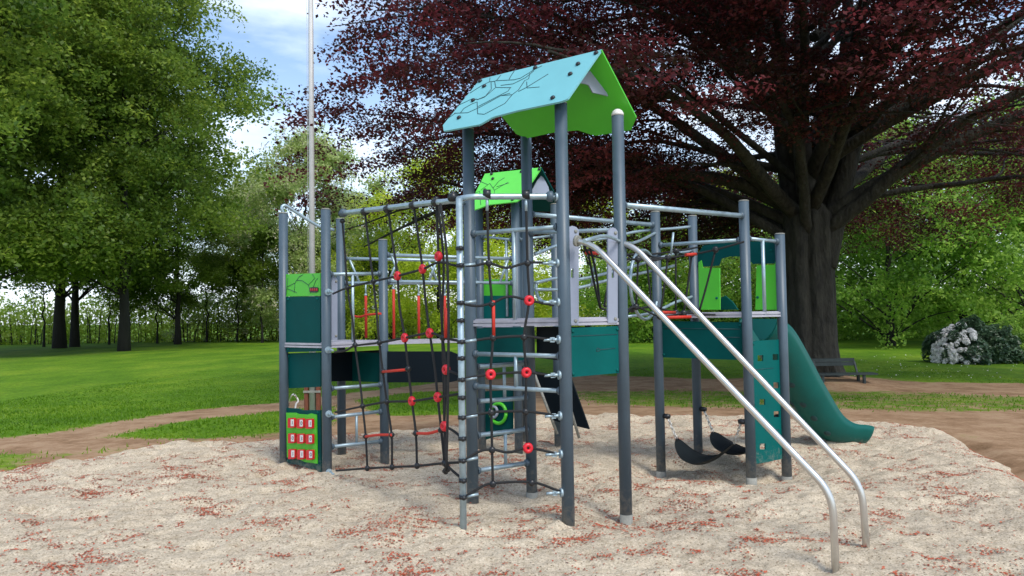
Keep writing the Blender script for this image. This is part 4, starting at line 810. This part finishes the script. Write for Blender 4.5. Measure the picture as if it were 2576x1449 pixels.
# ------------------------------------------------------------------ the copper beech
def copper_beech():
    global rng
    rnd = random.Random(3); rng = np.random.default_rng(3); bx, by = TB
    root = empty('copper_beech', (bx, by, -.3)); tag(root, 'huge copper beech with dark purple spreading crown and thick grey trunk behind the slide', 'tree')
    bm = bmesh.new(); rings = []; hs = [-.3, 0, .12, .3, .6, 1.0, 1.6, 2.4, 3.2, 4.0, 4.6, 4.9]; seg = 72
    for h in hs:
        r0 = .63 + .42 * math.exp(-(h + .0) / .28) + .03 * max(0, (h - 3.4)) - (.25 if h > 4.8 else 0); row = []
        for k in range(seg):
            a = 2 * math.pi * k / seg; fl = 1 + (.10 + .22 * math.exp(-max(h, 0) / .5)) * (math.sin(a * 5 + .6) * .5 + math.sin(a * 3 + 2 + h * .12) * .5) + .03 * math.sin(9 * a + h) + .025 * math.sin(17 * a + 2 * h) - .24 * math.exp(-((a - 4.33 - .02 * h) / .13) ** 2) - .12 * math.exp(-((a - 5.1 + .03 * h) / .10) ** 2) - .10 * math.exp(-((a - 3.6) / .12) ** 2)
            row.append(bm.verts.new((bx + math.cos(a) * r0 * fl, by + math.sin(a) * r0 * fl * .9, h - .3)))
        rings.append(row)
    for a, b in zip(rings, rings[1:]):
        for k in range(seg): f = bm.faces.new((a[k], a[(k + 1) % seg], b[(k + 1) % seg], b[k])); f.smooth = True
    bm.faces.new(rings[-1])
    ends = []
    # upright leaders
    for px0, px1, pyt, r0, dy in ((1990, 1950, -60, .40, .2), (2040, 2010, -120, .38, -.3), (2090, 2130, -120, .40, .4), (2110, 2230, -80, .36, -.4), (2065, 2070, -140, .34, .8)):
        y0 = by + dy; a = P(px0, 600, by + dy * .5); a = Vector((lerp(bx, a.x, .45), lerp(by, a.y, .5), 2.9)); b = P((px0 + px1) / 2 + rnd.uniform(-10, 10), 300, y0); c = P(px1, pyt, y0 + dy); d = c + Vector((rnd.uniform(-1, 1), dy * 2, 7))
        pts = catmull([a, lerp(a, b, .5), b, c, d], 6); tube(bm, pts, [lerp(r0, .05, (i / (len(pts) - 1)) ** .9) for i in range(len(pts))], 12)
        for k in range(9):
            i = int(len(pts) * rnd.uniform(.3, .95)); i = min(i, len(pts) - 2); an = rnd.uniform(0, 6.28); l = limb(bm, pts[i], (math.cos(an), math.sin(an), rnd.uniform(.2, .8)), rnd.uniform(5, 9.5), .13, .015, 9, .0, .12, 6, rnd); ends.append(l)
    # long side limbs that sweep out and hang at the tips
    for k in range(30):
        an = k / 30 * 6.283 + rnd.uniform(-.12, .12); z0 = rnd.uniform(3.4, 5.8); l = limb(bm, (bx + math.cos(an) * .15, by + math.sin(an) * .15, z0), (math.cos(an), math.sin(an) * (.75 if math.sin(an) < 0 else 1), rnd.uniform(.45, .95)), rnd.uniform(10.5, 13.5), rnd.uniform(.11, .24), .02, 14, -.040, .06, 8, rnd); ends.append(l); ends.append(l)
        for j in range(7):
            i = rnd.randint(3, 12); a2 = an + rnd.choice((-1, 1)) * rnd.uniform(.4, 1.1); ends.append(limb(bm, l[i], (math.cos(a2), math.sin(a2), rnd.uniform(-.05, .45)), rnd.uniform(2.5, 6.0), .055, .01, 7, -.02, .10, 5, rnd))
    for k in range(26):
        an = rnd.uniform(0, 6.283); z0 = rnd.uniform(6, 14); l = limb(bm, (bx + math.cos(an) * .5, by + math.sin(an) * .5, z0), (math.cos(an), math.sin(an), rnd.uniform(.25, .8)), rnd.uniform(8, 13) * (1 - max(0, z0 - 8) * .05), .16, .02, 12, -.01, .08, 6, rnd); ends.append(l)
        for j in range(5):
            i = rnd.randint(3, 10); a2 = an + rnd.choice((-1, 1)) * rnd.uniform(.4, 1.1); ends.append(limb(bm, l[i], (math.cos(a2), math.sin(a2), rnd.uniform(0, .5)), rnd.uniform(2.5, 5.0), .05, .01, 6, -.01, .1, 5, rnd))
    tr = bm2('trunk', bm, M['bark'], root)
    C = []; O = []; T = []; Rd = []
    for l in ends:
        n = len(l)
        for i in range(int(n * .35), n):
            p = l[i]; d = (l[i] - l[i - 1]).normalized(); rr = math.hypot(p.x - bx, p.y - by)
            east = p.x - bx > 3; rep = 2 if not east else 1
            if rr < 3.2 and p.z < 7.5: continue
            if rr > 9.8 and p.z < 5.7: continue
            if p.y < 10.3: continue
            for _ in range(rep):
                if rnd.random() < (.30 if east else .68):
                    C.append([p.x + rnd.gauss(0, .55), p.y + rnd.gauss(0, .55), p.z + rnd.gauss(0, .28)]); aa = rnd.gauss(0, .6)
                    O.append([d.x * math.cos(aa) - d.y * math.sin(aa), d.x * math.sin(aa) + d.y * math.cos(aa), 0]); T.append(rnd.uniform(.15, .75)); Rd.append(rnd.uniform(.45, 1.05))
    # outer skin of the crown, hanging in tiers
    kk = 0
    while kk < 2000:
        an = rnd.uniform(0, 6.283); zt = rnd.random() ** 1.15; z = 5.6 + 14 * zt; Rm = (12.9 - 2.6 * max(0, -math.sin(an))) * math.cos(zt * 1.35) ** .7 * (1 + .10 * math.sin(3 * an + 1) + .06 * math.sin(8 * an + z)); r = Rm * (1 - .34 * rnd.random() ** 1.6)
        x, y = bx + r * math.cos(an), by + r * math.sin(an)
        if y < 10.3: kk += 1; continue
        if vnoise(np.array([an * 6 + 40]), np.array([z]), 1.25, 90)[0] < (.50 if math.cos(an) < -.35 else .36): kk += .5; continue
        if x - bx > 3.5 and rnd.random() < .80: kk += 1; continue
        C.append([x, y, z + (-1.1 * (r / 13.6) ** 3 if zt < .25 else 0)]); O.append([math.cos(an), math.sin(an), 0]); T.append(rnd.uniform(.2, .9)); Rd.append(rnd.uniform(.5, 1.15)); kk += 1
    for _ in range(900):                                # the low skirt on the far side and to the left
        an = rnd.uniform(-.5, 3.9); r = rnd.uniform(5.5, 11.2); z = rnd.uniform(4.1, 6.6) + max(0, r - 9.8) * 1.2 
        if vnoise(np.array([an * 5 + 60]), np.array([z + r * .5]), 1.1, 91)[0] < .42: continue
        C.append([bx + r * math.cos(an), by + r * math.sin(an), z]); O.append([math.cos(an), math.sin(an), 0]); T.append(rnd.uniform(.2, 1.0)); Rd.append(rnd.uniform(.5, 1.1))
    for _ in range(560):                               # dense burgundy sprays over the left flank
        an = rnd.uniform(2.5, 3.9); zt = rnd.random(); z = 5.2 + 9 * zt; r = (13.6 - 2.5 * zt * zt) * (1 - .30 * rnd.random()); x, y = bx + r * math.cos(an), by + r * math.sin(an)
        if vnoise(np.array([an * 7 + 20]), np.array([z]), .95, 93)[0] < .48 or y < 10.3: continue
        C.append([x, y, z - .5 * (r / 13) ** 4]); O.append([math.cos(an), math.sin(an), 0]); T.append(rnd.uniform(.3, 1.0)); Rd.append(rnd.uniform(.4, .95))
    C = np.array(C); O = np.array(O); m = len(C); print('beech sprays', m)
    V_, F_, t_ = sprays(C, O, 100, np.array(Rd), rng.uniform(.04, .13, m), .28, .10, np.array(T), .35)
    link('crown', npmesh('crown', V_, F_, t_), LM['purple'], root)
    return root
copper_beech()
# ------------------------------------------------------------------ green trees
def TP(px, Yd): return (P(px, 860, Yd).x, Yd, -.3)
t1 = make_tree('beech_tree', 21, 31, 8.4, 5.4, .34, 110, 16, 54, .27, LM['green'], M['barkd'], 'big green beech whose dark trunk stands nearest the camera on the left lawn', loc=TP(312, 52), rad=1.15, thick=.2, droop=.35, group='green beeches left of the flagpole')
g_ = 'green beeches left of the flagpole'
copy_tree(t1, TP(150, 60), 2.1, (1.2, 1.2, 1.02), 'green beech whose dark trunk is the left one of the close pair at far left', g_)
copy_tree(t1, TP(188, 63), 4.0, (.9, .9, .97), 'green beech whose dark trunk is the right one of the close pair at far left', g_)
copy_tree(t1, TP(447, 66), 5.3, (.72, .72, .56), 'green beech behind the middle of the lawn, right of the nearest left trunk', g_)
copy_tree(t1, TP(-170, 47), .8, (1.25, 1.25, 1.05), 'green beech at the left edge of the photo, only its crown in view', g_)
copy_tree(t1, TP(-90, 43), 3.2, (1.1, 1.1, 1.0), 'green beech overhanging the top left corner', g_)
t2 = make_tree('chestnut_tree', 33, 18.6, 7.0, 2.2, .30, 62, 14, 52, .27, LM['mid'], M['barkd'], 'round flowering chestnut right behind the flagpole', loc=TP(765, 68), rad=.9, blossom=True, group='mid green trees along the far lawn edge')
g_ = 'mid green trees along the far lawn edge'
copy_tree(t2, TP(612, 76), 1.2, (.8, .8, .84), 'rounded mid green tree just left of the flowering chestnut', g_)
copy_tree(t2, TP(905, 80), 3.2, (.9, .9, .80), 'rounded mid green tree seen through the rope net', g_)
t3 = make_tree('lime_tree', 44, 16.6, 4.8, 1.5, .22, 44, 12, 40, .25, LM['lime'], M['barkd'], 'yellow green young tree seen through the net, left of the small green roof', loc=TP(1105, 62), rad=.9, thick=.22, group='yellow green young trees behind the frame')
g_ = 'yellow green young trees behind the frame'
copy_tree(t3, TP(985, 66), 2.2, (.9, .9, .80), 'yellow green young tree behind the middle of the rope net', g_)
copy_tree(t3, TP(1290, 60), 4.2, (1.1, 1.1, .78), 'yellow green young tree behind the main tower deck', g_)
copy_tree(t3, TP(1480, 66), 1.0, (1.1, 1.1, .8), 'yellow green young tree behind the steel banister tops', g_)
copy_tree(t3, TP(1800, 58), 5.0, (1.1, 1.1, .78), 'yellow green young tree framed by the lime window panel', g_)
t4 = make_tree('maple_tree', 55, 12.5, 6.2, .9, .22, 58, 13, 46, .22, LM['fresh'], M['barkd'], 'dense fresh green tree just right of the copper beech trunk', loc=TP(2240, 42), rad=.9, thick=.16, group='fresh green trees on the right')
g_ = 'fresh green trees on the right'
copy_tree(t4, TP(2430, 46), 2.0, (1.1, 1.1, 1.0), 'fresh green tree behind the white flowered rhododendron', g_)
copy_tree(t4, TP(2620, 40), 3.4, (1.0, 1.0, 1.05), 'fresh green tree cut by the right edge of the photo', g_)
copy_tree(t4, TP(1940, 52), 4.8, (.9, .9, .9), 'fresh green tree hidden partly by the copper beech trunk, left side', g_)
copy_tree(t4, TP(1640, 56), .6, (.9, .9, .72), 'fresh green tree between main and right tower', g_)
copy_tree(t4, TP(2090, 60), 1.6, (1.2, 1.2, 1.1), 'fresh green tree farthest back right of the beech trunk', g_)
# thin trunks one can tell apart along the far edge
rnd = random.Random(9)
first = None
for i, (px, Yd) in enumerate(((110, 64), (275, 68), (395, 70), (520, 72), (597, 72), (660, 66), (738, 70), (852, 72), (945, 70), (1040, 74), (1160, 70))):
    if first is None:
        first = make_tree('sapling', 66, 8.5, 1.7, 5.0, .10, 9, 10, 34, .30, LM['green'], M['barkd'], 'x', loc=TP(px, Yd), rad=.7, group='thin saplings at the far lawn edge'); o = first
    else: o = copy_tree(first, TP(px, Yd), rnd.uniform(0, 6), (rnd.uniform(.8, 1.2), rnd.uniform(.8, 1.2), rnd.uniform(.85, 1.15)), 'x')
    o['label'] = ['thin sapling left of the close pair of trunks at far left', 'thin sapling between the close pair and the nearest left trunk', 'thin sapling just left of the beech at mid lawn', 'thin sapling right of the beech at mid lawn', 'thin sapling halfway between mid lawn beech and left tower', 'slender dark sapling left of the left tower', 'thin sapling behind the left tower posts', 'thin sapling just right of the front left tower post', 'thin sapling seen through the left half of the net', 'thin sapling seen through the middle of the net', 'thin sapling seen left of the corner pole'][i]
# ------------------------------------------------------------------ thicket of stems and low leaves along the far edge
rng = np.random.default_rng(15); rnd = random.Random(15)
bm = bmesh.new()
for i in range(420):
    Yd = rnd.uniform(72, 80); x = rnd.uniform(-66, 20); h = rnd.uniform(2.2, 4.6); a = (rnd.gauss(0, .35), rnd.gauss(0, .3))
    tube(bm, [(x, Yd, -.4), (x + a[0] * .4, Yd + a[1] * .4, h * .5), (x + a[0], Yd + a[1], h)], [rnd.uniform(.03, .07), .035, .012], 4, False)
st = bm2('thicket_stems', bm, M['barkd']); tag(st, 'thicket of thin bare stems along the far edge of the lawn', 'thicket', kind='stuff')
n = 52000; x = rng.uniform(-70, 22, n); y = rng.uniform(73, 78, n); z = rng.uniform(0, 1, n) ** 1.0 * 5.0 * (.45 + .75 * vnoise(x, y, 3.0, 61)) - .3; C = np.stack([x, y, z], -1)
V_, F_, t_ = leafcloud(C, .30, np.clip(vnoise(x, z * 1.5, .9, 62) + rng.normal(0, .15, n), 0, 1)); tag(link('thicket_foliage', npmesh('thicket_foliage', V_, F_, t_), LM['thick']), 'low light green foliage growing among the stems at the far lawn edge', 'undergrowth', kind='stuff')
n = 50000; x = rng.uniform(8, 62, n); y = rng.uniform(50, 62, n); z = rng.uniform(0, 1, n) * (2.0 + 3.2 * vnoise(x, y, 5.0, 63)) - .3; C = np.stack([x, y, z], -1)
V_, F_, t_ = leafcloud(C, .30, np.clip(vnoise(x * 1.0, z, 1.0, 64) * .8 + rng.normal(0, .15, n), 0, 1)); tag(link('shrubbery', npmesh('shrubbery', V_, F_, t_), LM['fresh']), 'dense dark green shrub belt closing the lawn on the right', 'shrubbery', kind='stuff')
# ------------------------------------------------------------------ rhododendron and light shrub on the right
def bush(name, px, Yd, rx, ry, h, n, size, lm, label, cat, petals=None):
    c = P(px, 880, Yd); c.z = -.3; root = empty(name, c); tag(root, label, cat); 
    u = rng.normal(size=(n, 3)); u /= np.linalg.norm(u, axis=1)[:, None]; u[:, 2] = np.abs(u[:, 2]); rr = (1 - .22 * rng.uniform(0, 1, n) ** 2) * (1 + .55 * (vnoise(u[:, 0] * 4 + 9, u[:, 2] * 4 + u[:, 1] * 3, .9, 71) - .5))
    C = np.stack([c.x + u[:, 0] * rx * rr, c.y + u[:, 1] * ry * rr, c.z + u[:, 2] ** .8 * h * rr], -1)
    V_, F_, t_ = leafcloud(C, size, np.clip(vnoise(u[:, 0] * 5, u[:, 2] * 5, .6, 72) + rng.normal(0, .2, n), 0, 1), .1, .4, u * .6); link('foliage', npmesh('foliage', V_, F_, t_), lm, root)
    bm = bmesh.new()
    for k in range(14):
        a = k / 14 * 6.28; limb(bm, c, (math.cos(a) * .7, math.sin(a) * .7, .9), h * .9, .035, .01, 5, 0, .1, 5)
    bm2('stem', bm, M['barkd'], root)
    if petals:
        k = 105; v = rng.normal(size=(k, 3)); v /= np.linalg.norm(v, axis=1)[:, None]; v[:, 2] = np.abs(v[:, 2]) ; v[:, 0] = -np.abs(v[:, 0]) * 1.3 - .28; v[:, 1] = -np.abs(v[:, 1]) * .8; v /= np.linalg.norm(v, axis=1)[:, None]
        B = np.stack([c.x + v[:, 0] * rx * 1.06, c.y + v[:, 1] * ry * 1.06, c.z + v[:, 2] ** .8 * h * 1.0], -1); sv = rng.normal(size=(k * 46, 3)); sv /= np.linalg.norm(sv, axis=1)[:, None]; B = np.repeat(B, 46, 0) + sv * .085
        V_, F_, t_ = leafcloud(B, .085, rng.uniform(0, 1, len(B)), 0, .8, sv * 1.5); link('flower', npmesh('flower', V_, F_, t_), LM['petal'], root)
bush('rhododendron', 2448, 27.5, 1.45, 1.2, 1.5, 15000, .15, LM['rhodo'], 'rounded dark rhododendron with white flower heads on its left side, out on the right lawn', 'shrub', True)
bush('shrub', 2575, 28.3, 1.75, 1.3, 1.62, 15000, .12, LM['fresh'], 'light green rounded shrub beside the rhododendron at the right edge', 'shrub')
# small white daisies on the right lawn
n = 110; px = rng.uniform(2130, 2560, n); py = 895 + 60 * rng.uniform(0, 1, n) ** 1.3; Cc = []
for a, b in zip(px, py):
    q = G(a, b); Cc += [[q.x + rng.normal(0, .02), q.y + rng.normal(0, .02), q.z + .05]]
V_, F_, t_ = leafcloud(np.array(Cc), .045, rng.uniform(0, 1, n), .5, .9); tag(link('daisies', npmesh('daisies', V_, F_, t_), LM['petal']), 'tiny white daisies sprinkled over the sunny right lawn', 'daisies', kind='stuff')
